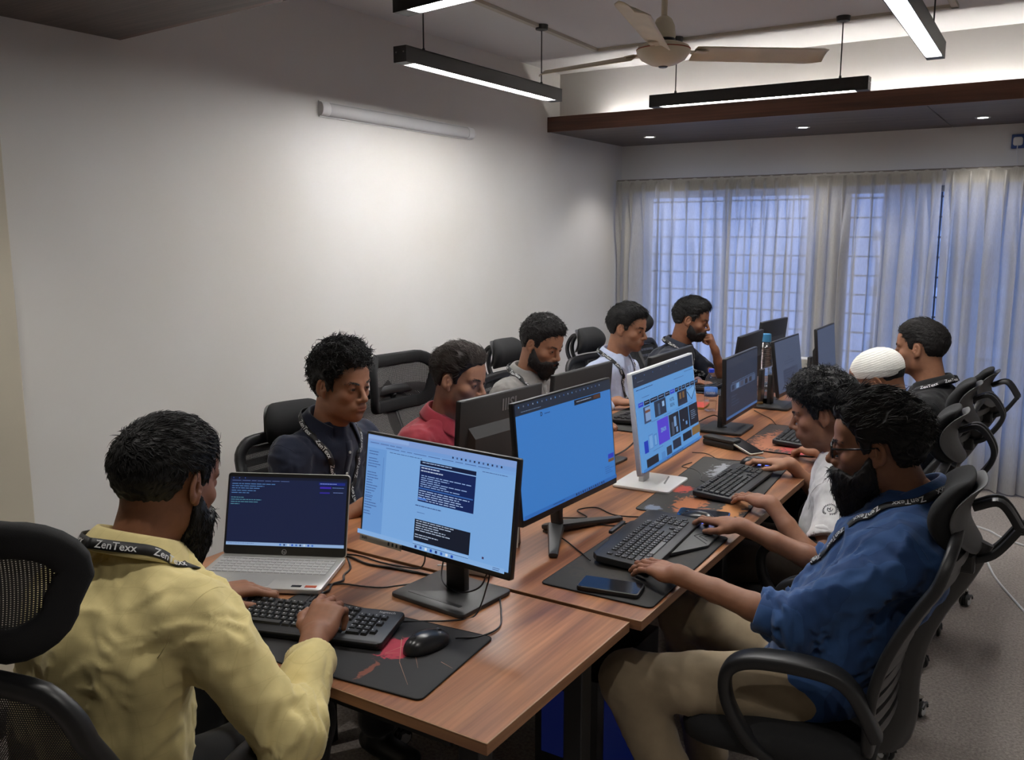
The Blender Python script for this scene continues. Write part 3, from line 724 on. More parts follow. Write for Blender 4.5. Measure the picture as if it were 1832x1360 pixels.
# ------------------------------------------------------------------ chairs
mat('chair_black', (.012, .012, .013), rough=.42, noise=(40, .1)); mat('chair_grey', (.060, .058, .058), rough=.5); mat('chair_fabric', (.010, .010, .011), rough=.9, bump=(900, .6, .001))
mat('chrome', (.62, .61, .58), rough=.18, metal=1.0); mat('caster_black', (.012, .012, .012), rough=.35); mat('caster_ring', (.55, .55, .55), rough=.3)
mat_mesh('chair_mesh', (.014, .014, .015), .30, 1500.0); mat_mesh('chair_mesh_open', (.030, .028, .027), .27, 1500.0)
MESHES = {}
def shared(name, fn):
    if name not in MESHES: MESHES[name] = fn()
    return MESHES[name]
def mk(name, mb, m, smooth=45):
    me = mb.mesh(name, smooth); me.materials.append(MATS[m]); return me
def chair_base(o, rot=0.0, seat_z=.44):
    MB().lathe([(.030, .10), (.030, .26), (.022, .26), (.022, seat_z - .06)], 18).build('gas_column', 'chair_black', o, 40)
    MB().lathe([(0, .075), (.05, .08), (.055, .10), (.045, .125), (.03, .13)], 24).build('hub', 'chrome', o, 40)
    legm = shared('star_leg', lambda: mk('base_leg', MB().tube(spline([(.03, 0, .105), (.12, 0, .112), (.22, 0, .100), (.29, 0, .078), (.305, 0, .066)], 5), [1, 1, 1, .98, .96, .94, .92, .9, .88, .86, .84, .82, .8, .78, .76, .74, .72, .70, .68, .66, .6], 10, flat=(.024, .017)), 'chrome'))
    fork = shared('caster_fork', lambda: mk('caster', MB().lathe([(.006, .04), (.006, .066)], 10).box((0, 0, .040), (.018, .020, .014), bevel=.003).tube([(-.012, -.019, .034), (-.006, -.019, .050), (.012, -.019, .052), (.028, -.019, .040)], .006, 6).tube([(-.012, .019, .034), (-.006, .019, .050), (.012, .019, .052), (.028, .019, .040)], .006, 6), 'caster_black'))
    def wheel():
        mb = MB(); mb.lathe([(.0, -.008), (.020, -.008), (.026, -.006), (.029, -.002), (.029, .002), (.026, .006), (.020, .008), (0, .008)], 26, Matrix.Rotation(PI / 2, 4, 'X')); return mk('wheel', mb, 'caster_black', 40)
    def ring():
        mb = MB(); mb.lathe([(.0165, -.0088), (.0205, -.0088), (.0205, .0088), (.0165, .0088)], 26, Matrix.Rotation(PI / 2, 4, 'X')); return mk('wheel_ring', mb, 'caster_ring', 40)
    wm, rm = shared('wheel', wheel), shared('ring', ring)
    for k in range(5):
        a = rot + 2 * PI * k / 5; M = Matrix.Rotation(a, 4, 'Z'); inst(legm, 'base_leg', o, M)
        C = M @ Matrix.Translation((.305, 0, 0)) @ Matrix.Rotation(.9 * k + rot * 2, 4, 'Z'); f = inst(fork, 'caster', o, C)
        for s in (-1, 1):
            inst(wm, 'wheel', f, Matrix.Translation((.012, s * .0105, .0295))); inst(rm, 'wheel_ring', f, Matrix.Translation((.012, s * .0110, .0295)))
def cushion(w, d, h, z, M=None, mb=None, crown=.012, front=.02):
    mb = mb or MB(); n = 14
    pts = rrect(w, d, .09, 5); k = len(pts)
    vs = []; fs = []
    lay = [(0.0, .94, 0), (.15, .985, 0), (.5, 1.0, 0), (.85, .985, 0), (1.0, .93, 1)]
    for (t, sc, _) in lay:
        for p in pts: vs.append((p[0] * sc, p[1] * sc, z - h / 2 + h * t - (front * max(0, p[1] / (d / 2)) ** 3)))
    for i in range(len(lay) - 1):
        for j in range(k): fs.append((i * k + j, i * k + (j + 1) % k, (i + 1) * k + (j + 1) % k, (i + 1) * k + j))
    base = (len(lay) - 1) * k
    for sc, dz in ((.75, crown * .7), (.4, crown)):
        st = len(vs)
        for p in pts: vs.append((p[0] * sc, p[1] * sc, z + h / 2 + dz - (front * max(0, p[1] * sc / (d / 2)) ** 3)))
        for j in range(k): fs.append((base + j, base + (j + 1) % k, st + (j + 1) % k, st + j))
        base = st
    fs.append(tuple(base + j for j in range(k))); fs.append(tuple(range(k))[::-1])
    return mb.add(vs, fs, M)
BH = .44
YB0 = -.185
def back_curve(t, rec):     # profile of the backrest, t 0..1 from seat to top, +y is the front
    return (YB0 - rec * t + .040 * math.sin(PI * min(1, t * 1.15)), .50 + BH * t)
def armrest(o, s, m='chair_black', rec=.10):
    pts = spline([(s * .240, YB0 - .02, .545), (s * .260, YB0 + .035, .655), (s * .268, -.02, .690), (s * .268, .12, .682), (s * .266, .185, .640), (s * .262, .185, .56), (s * .252, .135, .47), (s * .235, .085, .425)], 7)
    R_ = [.85 + .25 * math.exp(-((i / len(pts) - .35) / .2) ** 2) for i in range(len(pts))]
    return MB().tube(pts, R_, 12, flat=(.017, .026), up=(1, 0, 0)).build('armrest', m, o, 60)
def chair(loc, face, label, style='bracket', rec=.10, rot=.3, head_z=0.0, head_tilt=0.0, arms=True, hk=.90, yb=-.185, bh=.435):
    """faces its own +y"""
    o = empty('office_chair', (loc[0], loc[1], 0), math.radians(face - 90)); tag(o, label, 'chair', 'office chairs round the table')
    chair_base(o, rot)
    global BH, YB0
    YB0 = yb
    BH = .49 if style == 'mesh' else bh
    cushion(.50, .46, .075, .455, Matrix.Translation((0, yb + .215, 0))).build('seat', 'chair_fabric', o, 50)
    MB().box((0, 0, .40), (.20, .26, .045), bevel=.01).build('tilt_mechanism', 'chair_black', o)
    W = lambda t: .235 - .03 * abs(t - .45) ** 1.5 * 2
    # closed outer frame of the backrest
    fp = []
    for i in range(15): t = i / 14; y, z = back_curve(t, rec); fp.append((-W(t) + .02 * (t > .95) , y, z))
    top = [(-.15, *back_curve(1.03, rec)), (0, *back_curve(1.045, rec)), (.15, *back_curve(1.03, rec))]
    bot = [(.13, *back_curve(-.03, rec)), (0, *back_curve(-.035, rec)), (-.13, *back_curve(-.03, rec))]
    loop = spline(fp + top + [(-p[0], p[1], p[2]) for p in fp[::-1]] + bot, 2, True)
    MB().tube(loop, 1.0, 10, closed=True, flat=(.013, .019)).build('back_frame', 'chair_black' if style != 'bracket_grey' else 'chair_grey', o, 60)
    def panel(u, v):
        t = .0 + 1.0 * v; y, z = back_curve(t, rec); w = W(t) - .008; x = (u - .5) * 2 * w; return (x, y - .028 * (1 - (x / w) ** 2) + .012, z)
    p = MB().grid(panel, 16, 20).build('back_mesh', 'chair_mesh' if style != 'mesh' else 'chair_mesh_open', o, 180); uvgrid(p, 16, 20, .46, .5)
    # spine and slats behind
    sp = [(0, back_curve(t, rec)[0] - .045, back_curve(t, rec)[1]) for t in (-.02, .2, .4, .6, .8, .98)]
    sp = [(0, -.03, .405), (0, yb - .015, .42)] + sp
    if style == 'mesh':
        MB().tube(spline(sp, 4), 1.0, 10, flat=(.030, .012), up=(1, 0, 0)).build('spine', 'chair_black', o, 60)
        for s in (-1, 1):
            y, z = back_curve(.62, rec); y2, z2 = back_curve(.35, rec)
            MB().tube(spline([(s * .21, y - .015, z - .0), (s * .12, y2 - .05, z2 + .03), (0, y2 - .05, z2)], 5), 1.0, 8, flat=(.013, .020)).build('back_brace', 'chair_black', o, 60)
    else:
        MB().tube(spline(sp, 4), 1.0, 10, flat=(.040, .012), up=(1, 0, 0)).build('spine', 'chair_grey', o, 60)
        for i in range(11):
            t = .06 + .088 * i; y, z = back_curve(t, rec); w = W(t) - .004
            MB().tube([(x_ * w, y - .032 * (1 - x_ * x_) - .004, z) for x_ in (-1, -.75, -.5, -.25, 0, .25, .5, .75, 1)], 1.0, 6, flat=(.006, .0125)).build('back_slat', 'chair_grey', o, 60)
    if arms:
        for s in (-1, 1): armrest(o, s)
    yt, zt = back_curve(1.04, rec)
    if style != 'mesh':
        # padded headrest on a bow-shaped bracket
        hz = 1.115 + head_z; hy = yt - .000
        b = MB()
        for s in (-1, 1):
            b.tube(spline([(s * .020, yt - .020, zt - .080), (s * .023, yt - .075, zt - .055), (s * .025, yt - .120, zt + .010), (s * .024, yt - .122, hz - .025), (s * .021, yt - .080, hz + .030), (s * .018, hy - .026, hz + .012)], 6), 1.0, 8, flat=(.0085, .0125), up=(1, 0, 0))
        b.build('headrest_bracket', 'chair_black', o, 60); MB().box((0, yt - .018, zt - .080), (.085, .045, .050), bevel=.008).build('bracket_clamp', 'chair_black', o)
        HM = Matrix.Translation((0, hy, hz)) @ Matrix.Rotation(head_tilt, 4, 'X') @ Matrix.Scale(hk, 4)
        hd = SDF(); 
        hd.cap((-.088, .010, .0), (.088, .010, .0), .052, .052, 0).cap((-.080, .012, .038), (.080, .012, .038), .040, .040, .03).cap((-.085, .012, -.038), (.085, .012, -.038), .040, .040, .03)
        hd.disp = lambda P: (P[..., 0] ** 2) * -1.2 * 0
        V, Q = hd.mesh(.008); V[:, 1] *= .55; V[:, 1] += V[:, 0] ** 2 * 1.3 - V[:, 2] ** 2 * 6.5 + .012; V[:, 2] *= 1.06
        h = np_obj('headrest', V, Q, 'chair_fabric', o); h.matrix_local = HM
        V2 = V.copy(); 
        sh = SDF(); sh.cap((-.086, .0, .0), (.086, .0, .0), .050, .050, 0).cap((-.082, .0, .030), (.082, .0, .030), .046, .046, .03).cap((-.082, .0, -.030), (.082, .0, -.030), .046, .046, .03)
        V, Q = sh.mesh(.009); V[:, 1] *= .16; V[:, 1] += V[:, 0] ** 2 * 1.3 - V[:, 2] ** 2 * 6.5 - .012; V[:, [0, 2]] *= .97
        h = np_obj('headrest_shell', V, Q, 'chair_grey', o); h.matrix_local = HM
    else:
        # wide framed mesh headrest
        hz = 1.150 + head_z; hy = yt + .005; w, hh = .165, .080 * hk
        HM = Matrix.Translation((0, hy, hz)) @ Matrix.Rotation(head_tilt, 4, 'X')
        out = [(p[0] * (1.0 + .10 * (p[1] > 0)), p[1]) for p in rrect(2 * w, 2 * hh, .060, 6)]
        cv = lambda x, z: x * x * 2.2 - z * z * 1.5
        f = MB().tube([(x, cv(x, z), z) for x, z in out], 1.0, 10, closed=True, flat=(.016, .026), M=HM).build('headrest_frame', 'chair_fabric', o, 60)
        def hm(u, v):
            x = (u - .5) * 2 * (w + .012 * v); z = (v - .5) * 2 * hh; k = 1.0
            return HM @ Vector((x * .97, cv(x, z) - .010 * (1 - (x / w) ** 2), z * .97))
        p = MB().grid(hm, 14, 10).build('headrest_mesh', 'chair_mesh_open', o, 180); uvgrid(p, 14, 10, .33, .2)
        b = MB().tube(spline([(0, yt - .02, zt - .04), (0, yt - .045, zt + .0), (0, hy - .035, hz - .07), (0, hy - .02, hz - .085)], 6), 1.0, 8, flat=(.040, .012), up=(1, 0, 0)); b.build('headrest_bracket', 'chair_black', o, 60)
        MB().box((0, hy - .012, hz - .088), (.20, .020, .030), HM @ Matrix.Translation((0, -hy, -hz)), bevel=.006).build('headrest_bar', 'chair_black', o)
    return o
# ------------------------------------------------------------------ screens, keyboards and what lies on the table
def srgb(r, g, b):
    f = lambda v: ((v / 255 + .055) / 1.055) ** 2.4 if v > 10.3 else v / 255 / 12.92
    return (f(r), f(g), f(b))
mat('mon_black', (.010, .010, .011), rough=.38); mat('mon_back', (.022, .021, .021), rough=.55, bump=(500, .2, .0005)); mat('mon_white', (.70, .70, .70), rough=.3)
mat('mon_grey', (.030, .030, .031), rough=.45); mat('logo_grey', (.16, .16, .16), rough=.4)
mat_vemit('screen_picture', SCREEN)
class Pic:
    """flat coloured patches on a screen, u and v from 0 to 1 (v upwards)"""
    def __init__(s, w, h): s.w, s.h, s.mb, s.k = w, h, MB(), 0
    def r(s, u0, v0, u1, v1, c):
        s.k += 1; z = .00004 * s.k; X = lambda u: (u - .5) * s.w; Y = lambda v: (v - .5) * s.h
        s.mb.add([(X(u0), -z, Y(v0)), (X(u1), -z, Y(v0)), (X(u1), -z, Y(v1)), (X(u0), -z, Y(v1))], [(0, 1, 2, 3)], None, srgb(*c)); return s
    def t(s, body, u, v, size, c, bold=0.0, sx=1.0):
        s.k += 1; z = .00004 * s.k; tv, tf = text_mesh(body, size * s.h, bold)
        s.mb.add([((u - .5) * s.w + x * sx, -z, (v - .5) * s.h + y) for (x, y, _) in tv], tf, None, srgb(*c)); return s
    def lines(s, u0, v1, u1, n, dv, c, th=.4, seed=0, lo=.35):
        rs = random.Random(seed)
        for i in range(n):
            x = u0; end = u0 + (u1 - u0) * (lo + (1 - lo) * rs.random()); v = v1 - i * dv
            while x < end:
                l = (u1 - u0) * (.04 + .10 * rs.random()); s.r(x, v - dv * th, min(x + l, end), v, c); x += l + (u1 - u0) * .018
        return s
    def icons(s, u0, v, du, n, size, cols, asp=1.78):
        for i in range(n): s.r(u0 + i * du, v, u0 + i * du + size / asp, v + size, cols[i % len(cols)])
        return s
def monitor(pos, face, w, h, label, pic=None, base='flat', tilt=5, body='mon_black', back='mon_back', logo=False, base_off=.075, bz=TZ, chin=.012, off=False, base_rot=0.0, nub=False):
    """pos = centre of the panel; face = world direction the screen looks"""
    rz = math.radians(face + 90); d = Vector((math.cos(math.radians(face)), math.sin(math.radians(face)), 0))
    root = Vector((pos[0], pos[1], bz)) - d * base_off
    o = empty('monitor', root, rz); tag(o, label, 'monitor', 'monitors on the table')
    zc = pos[2] - bz; T = Matrix.Translation((0, -base_off, zc)) @ Matrix.Rotation(-math.radians(tilt), 4, 'X')
    # panel: thin frame, thicker electronics box behind
    MB().prism(rrect(w, h, .005, 3), -.004, .012, T @ Matrix.Rotation(PI / 2, 4, 'X') @ Matrix.Translation((0, 0, -.008)), .0015).build('panel', body, o, 30)
    bb = MB(); hw, hh = w * .40, h * .30
    bb.add([(-hw, 0, -h * .44), (hw, 0, -h * .44), (hw, 0, h * .16), (-hw, 0, h * .16), (-hw * .93, .030, -h * .42), (hw * .93, .030, -h * .42), (hw * .93, .026, h * .02), (-hw * .93, .026, h * .02)],
           [(0, 3, 2, 1), (4, 5, 6, 7), (0, 1, 5, 4), (1, 2, 6, 5), (2, 3, 7, 6), (3, 0, 4, 7)], T @ Matrix.Translation((0, .012, 0)))
    MB().prism(rrect(w * .985, h * .985, .006, 3), 0, .003, T @ Matrix.Translation((0, .0125, 0)) @ Matrix.Rotation(PI / 2, 4, 'X') @ Matrix.Translation((0, 0, -.002)), .001).build('back_cover', back, o, 30)
    bb.build('electronics_box', back, o)
    b = .0065
    P = pic or Pic(w - 2 * b, h - 2 * b - chin)
    S = T @ Matrix.Translation((0, -.0046, chin / 2))
    if pic: P.w, P.h = P.w, P.h
    P.mb.v = [tuple(S @ Vector(v)) for v in P.mb.v]
    if off: MB().box((0, 0, 0), (w - 2 * b, .0006, h - 2 * b - chin), S).build('screen', 'mon_black', o)
    else: P.mb.build('screen', 'screen_picture', o, vcol=True)
    if logo:
        tv, tf = text_mesh('IIISI', .060, .02); L_ = MB().add([(-x + w * -.070, .0165, y + h * .27) for (x, y, _) in tv], [f[::-1] for f in tf], T); L_.build('logo', 'logo_grey', o)
    if nub:
        tv, tf = text_mesh('IIISI', .014, .01); MB().add([(x, -.0052, y - h / 2 + .006) for (x, y, _) in tv], tf, T).build('logo', 'logo_grey', o)
    # stand
    bm_ = 'mon_white' if base == 'white' else 'mon_grey'
    zt = zc - h * .22
    if base == 'vee':
        MB().tube(spline([(0, .006, .012), (0, .010, .07), (0, -.004, zt)], 6), 1.0, 10, flat=(.018, .013), up=(1, 0, 0)).build('stand_post', bm_, o, 50)
        for s in (-1, 1):
            MB().tube([(0, .012, .016), (s * .10, -.045, .013), (s * .205, -.105, .008)], [1.25, .9, .6], 8, flat=(.022, .010)).build('stand_foot', bm_, o, 50)
        MB().tube([(0, .010, .016), (0, .055, .008)], [1.2, .7], 8, flat=(.022, .010)).build('stand_foot', bm_, o, 50)
    else:
        bw, bd = (.24, .20) if base == 'flat' else (.225, .215)
        R_ = Matrix.Rotation(base_rot, 4, 'Z')
        MB().prism(rrect(bw, bd, .014, 4), 0, .011, R_ @ Matrix.Translation((0, -.012, 0)), .003).build('stand_base', bm_, o, 30)
        if base == 'flat': MB().box((0, -.075, .0112), (.17, .012, .0012), R_).build('slot', 'mon_black', o)
        else: MB().prism([(-.02, -.075), (.085, -.055), (.09, -.048), (-.01, -.066)], .0108, .0118, R_).build('slot', 'logo_grey', o)
        MB().box((0, .014, zt / 2 + .005), (.062, .020, zt), bevel=.003).build('stand_post', bm_, o, 30)
    return o

# ---- pictures
def pic_docs(w, h):
    p = Pic(w, h); p.r(0, 0, 1, 1, (128, 178, 236)).r(0, 0, .145, .94, (112, 163, 226)).r(0, .94, 1, 1, (136, 168, 226)).r(0, .905, 1, .94, (122, 166, 228)).r(0, .87, 1, .905, (124, 172, 234))
    p.r(.0, .957, .30, .99, (150, 184, 238)); p.lines(.02, .925, .55, 1, .02, (88, 118, 176), seed=1); p.icons(.60, .915, .028, 12, .018, [(40, 52, 90), (70, 90, 140), (30, 40, 70)])
    p.lines(.14, .893, .85, 1, .014, (70, 96, 150), seed=2, lo=.9); p.lines(.17, .858, .42, 1, .014, (60, 86, 140), seed=3, lo=.9); p.lines(.80, .855, .97, 1, .014, (70, 96, 150), seed=13, lo=.9)
    for i, (v, n) in enumerate(((.84, 2), (.77, 4), (.63, 10), (.38, 5), (.24, 2))): p.lines(.02, v, .115, n, .026, (66, 96, 156), seed=10 + i, th=.32, lo=.4)
    p.r(.142, .35, .146, .80, (92, 140, 205))
    p.r(.405, .455, .775, .845, (14, 36, 92)); p.r(.405, .81, .775, .845, (12, 26, 60)); p.r(.405, .797, .775, .806, (150, 192, 242))
    p.lines(.42, .835, .62, 1, .02, (170, 195, 235), seed=20, lo=.9); p.lines(.415, .785, .60, 2, .028, (190, 205, 235), seed=21, lo=.6); p.lines(.42, .71, .76, 6, .020, (150, 180, 230), seed=22)
    p.r(.41, .578, .77, .590, (58, 104, 178)); p.lines(.415, .565, .76, 5, .021, (170, 195, 238), seed=23, lo=.6); p.r(.415, .475, .47, .495, (70, 120, 210))
    p.lines(.40, .42, .58, 1, .022, (56, 84, 140), seed=24, lo=.95); p.lines(.415, .355, .47, 1, .016, (84, 120, 180), seed=25, lo=.95)
    p.r(.405, .075, .775, .285, (18, 26, 44)); p.lines(.415, .275, .70, 5, .022, (175, 190, 215), seed=26, lo=.55); p.lines(.415, .145, .62, 2, .022, (175, 190, 215), seed=27)
    p.r(.405, .052, .775, .070, (150, 192, 242)); p.r(.405, .0, .775, .048, (18, 26, 44)); p.r(0, 0, 1, .045, (140, 186, 240))
    p.lines(.415, .07, .6, 0, .02, (175, 190, 215)); p.icons(.42, .010, .035, 8, .026, [(40, 60, 120), (60, 110, 200), (230, 240, 250), (30, 80, 190)]); p.r(.86, .08, .872, .10, (70, 60, 100)); p.lines(.93, .035, .99, 2, .016, (70, 96, 150), seed=30)
    return p
def pic_blue(w, h):
    p = Pic(w, h); p.r(0, 0, 1, 1, (62, 128, 206)); p.r(0, .90, 1, 1, (38, 46, 62)); p.icons(.03, .965, .044, 20, .014, [(90, 150, 220), (120, 130, 150), (70, 110, 180), (150, 170, 200)]); p.lines(.05, .93, .25, 1, .014, (110, 130, 160), seed=3, lo=.9)
    p.r(.575, .845, .875, .895, (34, 38, 50)); p.lines(.60, .878, .77, 1, .02, (150, 165, 190), seed=4, lo=.95); p.r(.79, .853, .868, .888, (86, 56, 44))
    p.t('D', .235, .845, .05, (24, 34, 60), .03); p.lines(.265, .862, .32, 1, .02, (36, 62, 120), seed=5, lo=.95)
    p.r(.915, .22, .985, .265, (52, 62, 190)); p.r(.915, .185, .985, .215, (110, 82, 62)); p.lines(.87, .15, .98, 4, .02, (54, 100, 170), seed=8)
    p.r(0, 0, 1, .035, (50, 108, 186)); p.icons(.52, .006, .024, 14, .022, [(24, 40, 80), (30, 60, 120), (60, 80, 120)]); p.lines(.28, .028, .40, 1, .02, (36, 70, 130), seed=6, lo=.95)
    return p
def pic_shop(w, h):
    p = Pic(w, h); p.r(0, 0, 1, 1, (98, 158, 222)); p.r(0, .865, 1, 1, (42, 50, 68)); p.icons(.04, .955, .13, 6, .012, [(60, 130, 220), (90, 140, 200)]); p.lines(.06, .915, .16, 1, .012, (130, 140, 160), seed=1, lo=.9)
    p.lines(.03, .835, .28, 1, .018, (40, 56, 100), seed=2, lo=.95); p.lines(.82, .84, .98, 1, .014, (40, 56, 100), seed=3, lo=.95); p.lines(.10, .745, .22, 1, .014, (60, 90, 150), seed=4, lo=.9); p.lines(.62, .80, .80, 1, .012, (60, 90, 150), seed=5, lo=.95)
    x = .035
    for i, ln in enumerate((.075, .085, .115, .10, .08, .075, .055, .05, .06, .075, .075, .06)):
        p.r(x, .655, x + ln, .70, (52, 70, 205) if i in (0, 5) else (26, 34, 54)); p.lines(x + .012, .685, x + ln - .012, 1, .016, (150, 170, 205), seed=30 + i, lo=.95); x += ln + .008
    # first row of tiles
    p.r(.08, .475, .18, .645, (60, 76, 110)); p.r(.105, .495, .18, .635, (128, 160, 205)); p.r(.105, .58, .18, .605, (120, 80, 60)); p.r(.245, .49, .43, .655, (42, 54, 76)); p.r(.37, .57, .405, .625, (150, 190, 235)); p.r(.30, .50, .33, .62, (70, 96, 130))
    p.r(.455, .49, .615, .655, (104, 166, 226)); p.t('HOTEL', .535, .585, .052, (30, 50, 90), .01, .85); p.t('BELEVAL', .535, .525, .052, (30, 50, 90), .01, .72); p.r(.63, .49, .80, .65, (36, 42, 58)); p.r(.665, .56, .70, .63, (120, 92, 60)); p.r(.72, .56, .755, .63, (120, 92, 60)); p.r(.635, .488, .795, .52, (46, 54, 76))
    p.mb.add([((u - .5) * w, -.00004 * 60, (v - .5) * h) for u, v in ((.825, .60), (.97, .655), (.985, .60), (.905, .49))], [(0, 3, 2, 1)], None, srgb(34, 46, 72)); p.k = 62
    p.mb.add([((u - .5) * w, -.00004 * 64, (v - .5) * h) for u, v in ((.835, .605), (.965, .645), (.975, .60), (.90, .505))], [(0, 3, 2, 1)], None, srgb(120, 176, 232)); p.k = 66
    for i in range(4): p.lines(.20 + i * .2, .462, .33 + i * .2, 1, .012, (60, 90, 150), seed=40 + i, lo=.9)
    # second row
    p.r(.055, .175, .115, .30, (34, 62, 190)); p.r(.125, .19, .195, .345, (86, 140, 206)); p.r(.135, .20, .185, .33, (120, 172, 230)); p.r(.205, .20, .255, .325, (80, 134, 200)); p.r(.215, .21, .245, .31, (120, 172, 230))
    p.r(.275, .185, .455, .445, (88, 70, 214)); p.t('ZENIOR', .365, .305, .062, (120, 178, 226), .02, .72)
    p.r(.465, .20, .635, .44, (36, 42, 56)); p.r(.545, .29, .585, .40, (120, 160, 210)); p.r(.50, .21, .54, .35, (70, 82, 104)); p.r(.57, .22, .60, .28, (110, 150, 200)); p.r(.645, .20, .81, .44, (28, 34, 48)); p.r(.745, .245, .775, .285, (100, 150, 210)); p.r(.70, .30, .715, .32, (140, 170, 210)); p.r(.82, .20, .985, .44, (28, 32, 44)); p.lines(.85, .37, .96, 5, .022, (120, 140, 170), seed=50)
    p.lines(.17, .165, .34, 1, .012, (60, 90, 150), seed=51, lo=.9); p.lines(.48, .185, .62, 1, .012, (50, 76, 130), seed=52, lo=.9); p.lines(.85, .18, .97, 1, .012, (60, 90, 150), seed=53, lo=.9)
    p.r(.055, .015, .235, .115, (30, 36, 50)); p.r(.285, .03, .345, .10, (84, 140, 206)); p.r(.37, .035, .455, .125, (48, 60, 84)); p.r(.48, .055, .62, .155, (40, 50, 72)); p.r(.66, .08, .82, .165, (28, 34, 48)); p.r(.83, .085, .985, .175, (134, 104, 62))
    p.r(0, 0, 1, .03, (70, 132, 206)); p.icons(.45, .005, .022, 9, .018, [(24, 36, 64), (40, 60, 100)]); p.icons(.36, .005, .022, 2, .018, [(30, 80, 200)])
    return p
def pic_dark(w, h):
    p = Pic(w, h); p.r(0, 0, 1, 1, (44, 52, 70)); p.r(0, .86, 1, 1, (52, 58, 74)); p.r(.13, .44, .93, .56, (72, 88, 118)); p.icons(.16, .455, .14, 5, .085, [(44, 54, 76), (112, 146, 190), (70, 74, 92), (40, 42, 52), (44, 46, 56)], 1.0)
    p.lines(.16, .585, .9, 1, .02, (96, 120, 160), seed=2, lo=.95); p.lines(.15, .36, .5, 4, .05, (62, 72, 94), seed=3); p.r(0, 0, 1, .045, (70, 104, 156)); p.icons(.2, .95, .1, 6, .012, [(80, 92, 116)]); return p
def pic_grey(w, h, block=True):
    p = Pic(w, h); p.r(0, 0, 1, 1, (74, 84, 108))
    if block: p.t('Hello', .5, .62, .07, (58, 68, 92)); p.lines(.3, .58, .75, 2, .05, (60, 70, 94), seed=4, lo=.8); p.r(.22, .10, .82, .42, (62, 70, 92)); p.lines(.25, .40, .8, 5, .05, (52, 60, 82), seed=6)
    return p
G = monitor((-1.285, 1.672, 1.006), -94.5, .495, .284, 'slim black monitor showing pages with dark code boxes, right of the laptop', pic_docs(.482, .259), tilt=7.5, base_off=.068, bz=TZ - .006, nub=True, chin=.012)
# paper sticker on the near monitor's lower bezel
mat('sticker_paper', (.42, .36, .27), rough=.6); mat('ink', (.02, .02, .02), rough=.7)
st = MB(); T_ = Matrix.Translation((0, -.068, 1.006 - TZ + .006)) @ Matrix.Rotation(-math.radians(7.5), 4, 'X')
st.box((-.170, -.0062, -.1355), (.150, .0006, .020), T_); st.build('sticker', 'sticker_paper', G)
for i in range(6): MB().box((-.140 + i * .014, -.0068, -.1355), (.006, .0003, .009), T_).build('sticker_mark', 'ink', G)
tv, tf = text_mesh('aun', .014, .02); MB().add([(x - .228, -.0068, y - .139) for x, y, _ in tv], tf, T_).build('sticker_lettering', 'ink', G)
monitor((-1.250, 2.288, 1.022), -2.0, .560, .350, 'large black monitor with a plain blue page, facing the man with glasses', pic_blue(.547, .325), base='vee', tilt=5.4, base_off=.030, chin=.014)
monitor((-1.202, 2.940, 1.032), 2.6, .622, .346, 'white-framed monitor on a white foot showing rows of shop pictures', pic_shop(.609, .329), base='white', tilt=7.6, body='mon_white', back='mon_white', base_off=.070, chin=.004, base_rot=.0)
monitor((-1.272, 3.995, .972), 2.5, .527, .293, 'black monitor with a dark page and small pictures, behind the white monitor', pic_dark(.514, .268), tilt=2)
monitor((-1.248, 4.700, .978), -.3, .468, .290, 'black monitor with a grey page, right of the tall bottle', pic_grey(.455, .265), tilt=8)
monitor((-1.226, 5.430, .986), 0.9, .462, .272, 'black monitor with a plain grey page, farthest on the right side by the curtain', pic_grey(.449, .247, False), tilt=5)
monitor((-1.690, 2.575, .968), 175.3, .475, .282, 'dark monitor seen from behind with grey letters on its back, before the red-shirted man', pic_docs(.462, .257), tilt=4, logo=True)
monitor((-1.644, 3.100, .990), 178.5, .476, .282, 'black monitor seen from behind, between the blue screen and the grey-shirted man', pic_grey(.463, .257), tilt=4)
monitor((-1.590, 3.880, .968), 181.0, .535, .300, 'black monitor seen from behind, over the white monitor and before the light-blue-shirted man', pic_grey(.522, .275), tilt=4)
monitor((-1.505, 4.790, .985), 182.0, .47, .282, 'black monitor seen from behind, just left of the tall bottle', pic_grey(.457, .257), tilt=7)
monitor((-1.530, 5.330, 1.010), 176.0, .43, .290, 'black monitor seen from behind, farthest of all against the curtain', pic_grey(.417, .265), tilt=5)

# ---- keyboards
mat('kb_black', (.013, .013, .014), rough=.42); mat('key_black', (.018, .018, .019), rough=.48); mat('key_grey', (.11, .11, .112), rough=.5); mat('key_print', (.42, .42, .42), rough=.5)
KW = .0165
def keymesh(wu, m, name='key', d=KW, h=.0065, legend=0):
    def mk_():
        w = wu * .019 - .0025; mb = MB(); a, b = w / 2, d / 2; k = .0022
        mb.add([(-a, -b, 0), (a, -b, 0), (a, b, 0), (-a, b, 0), (-a + k, -b + k * .8, h), (a - k, -b + k * .8, h), (a - k, b - k * 1.1, h), (-a + k, b - k * 1.1, h)], [(0, 1, 5, 4), (1, 2, 6, 5), (2, 3, 7, 6), (3, 0, 4, 7), (4, 5, 6, 7)])
        if legend: mb.add([(-a + k + .001, .001, h + .0001), (-a + k + .0042, .001, h + .0001), (-a + k + .0042, .0045, h + .0001), (-a + k + .001, .0045, h + .0001)], [(0, 1, 2, 3)])
        me = mb.mesh(name); me.materials.append(MATS[m])
        if legend:
            me.materials.append(MATS['key_print']); me.polygons[5].material_index = 1
        return me
    return shared((name, wu, m, legend), mk_)
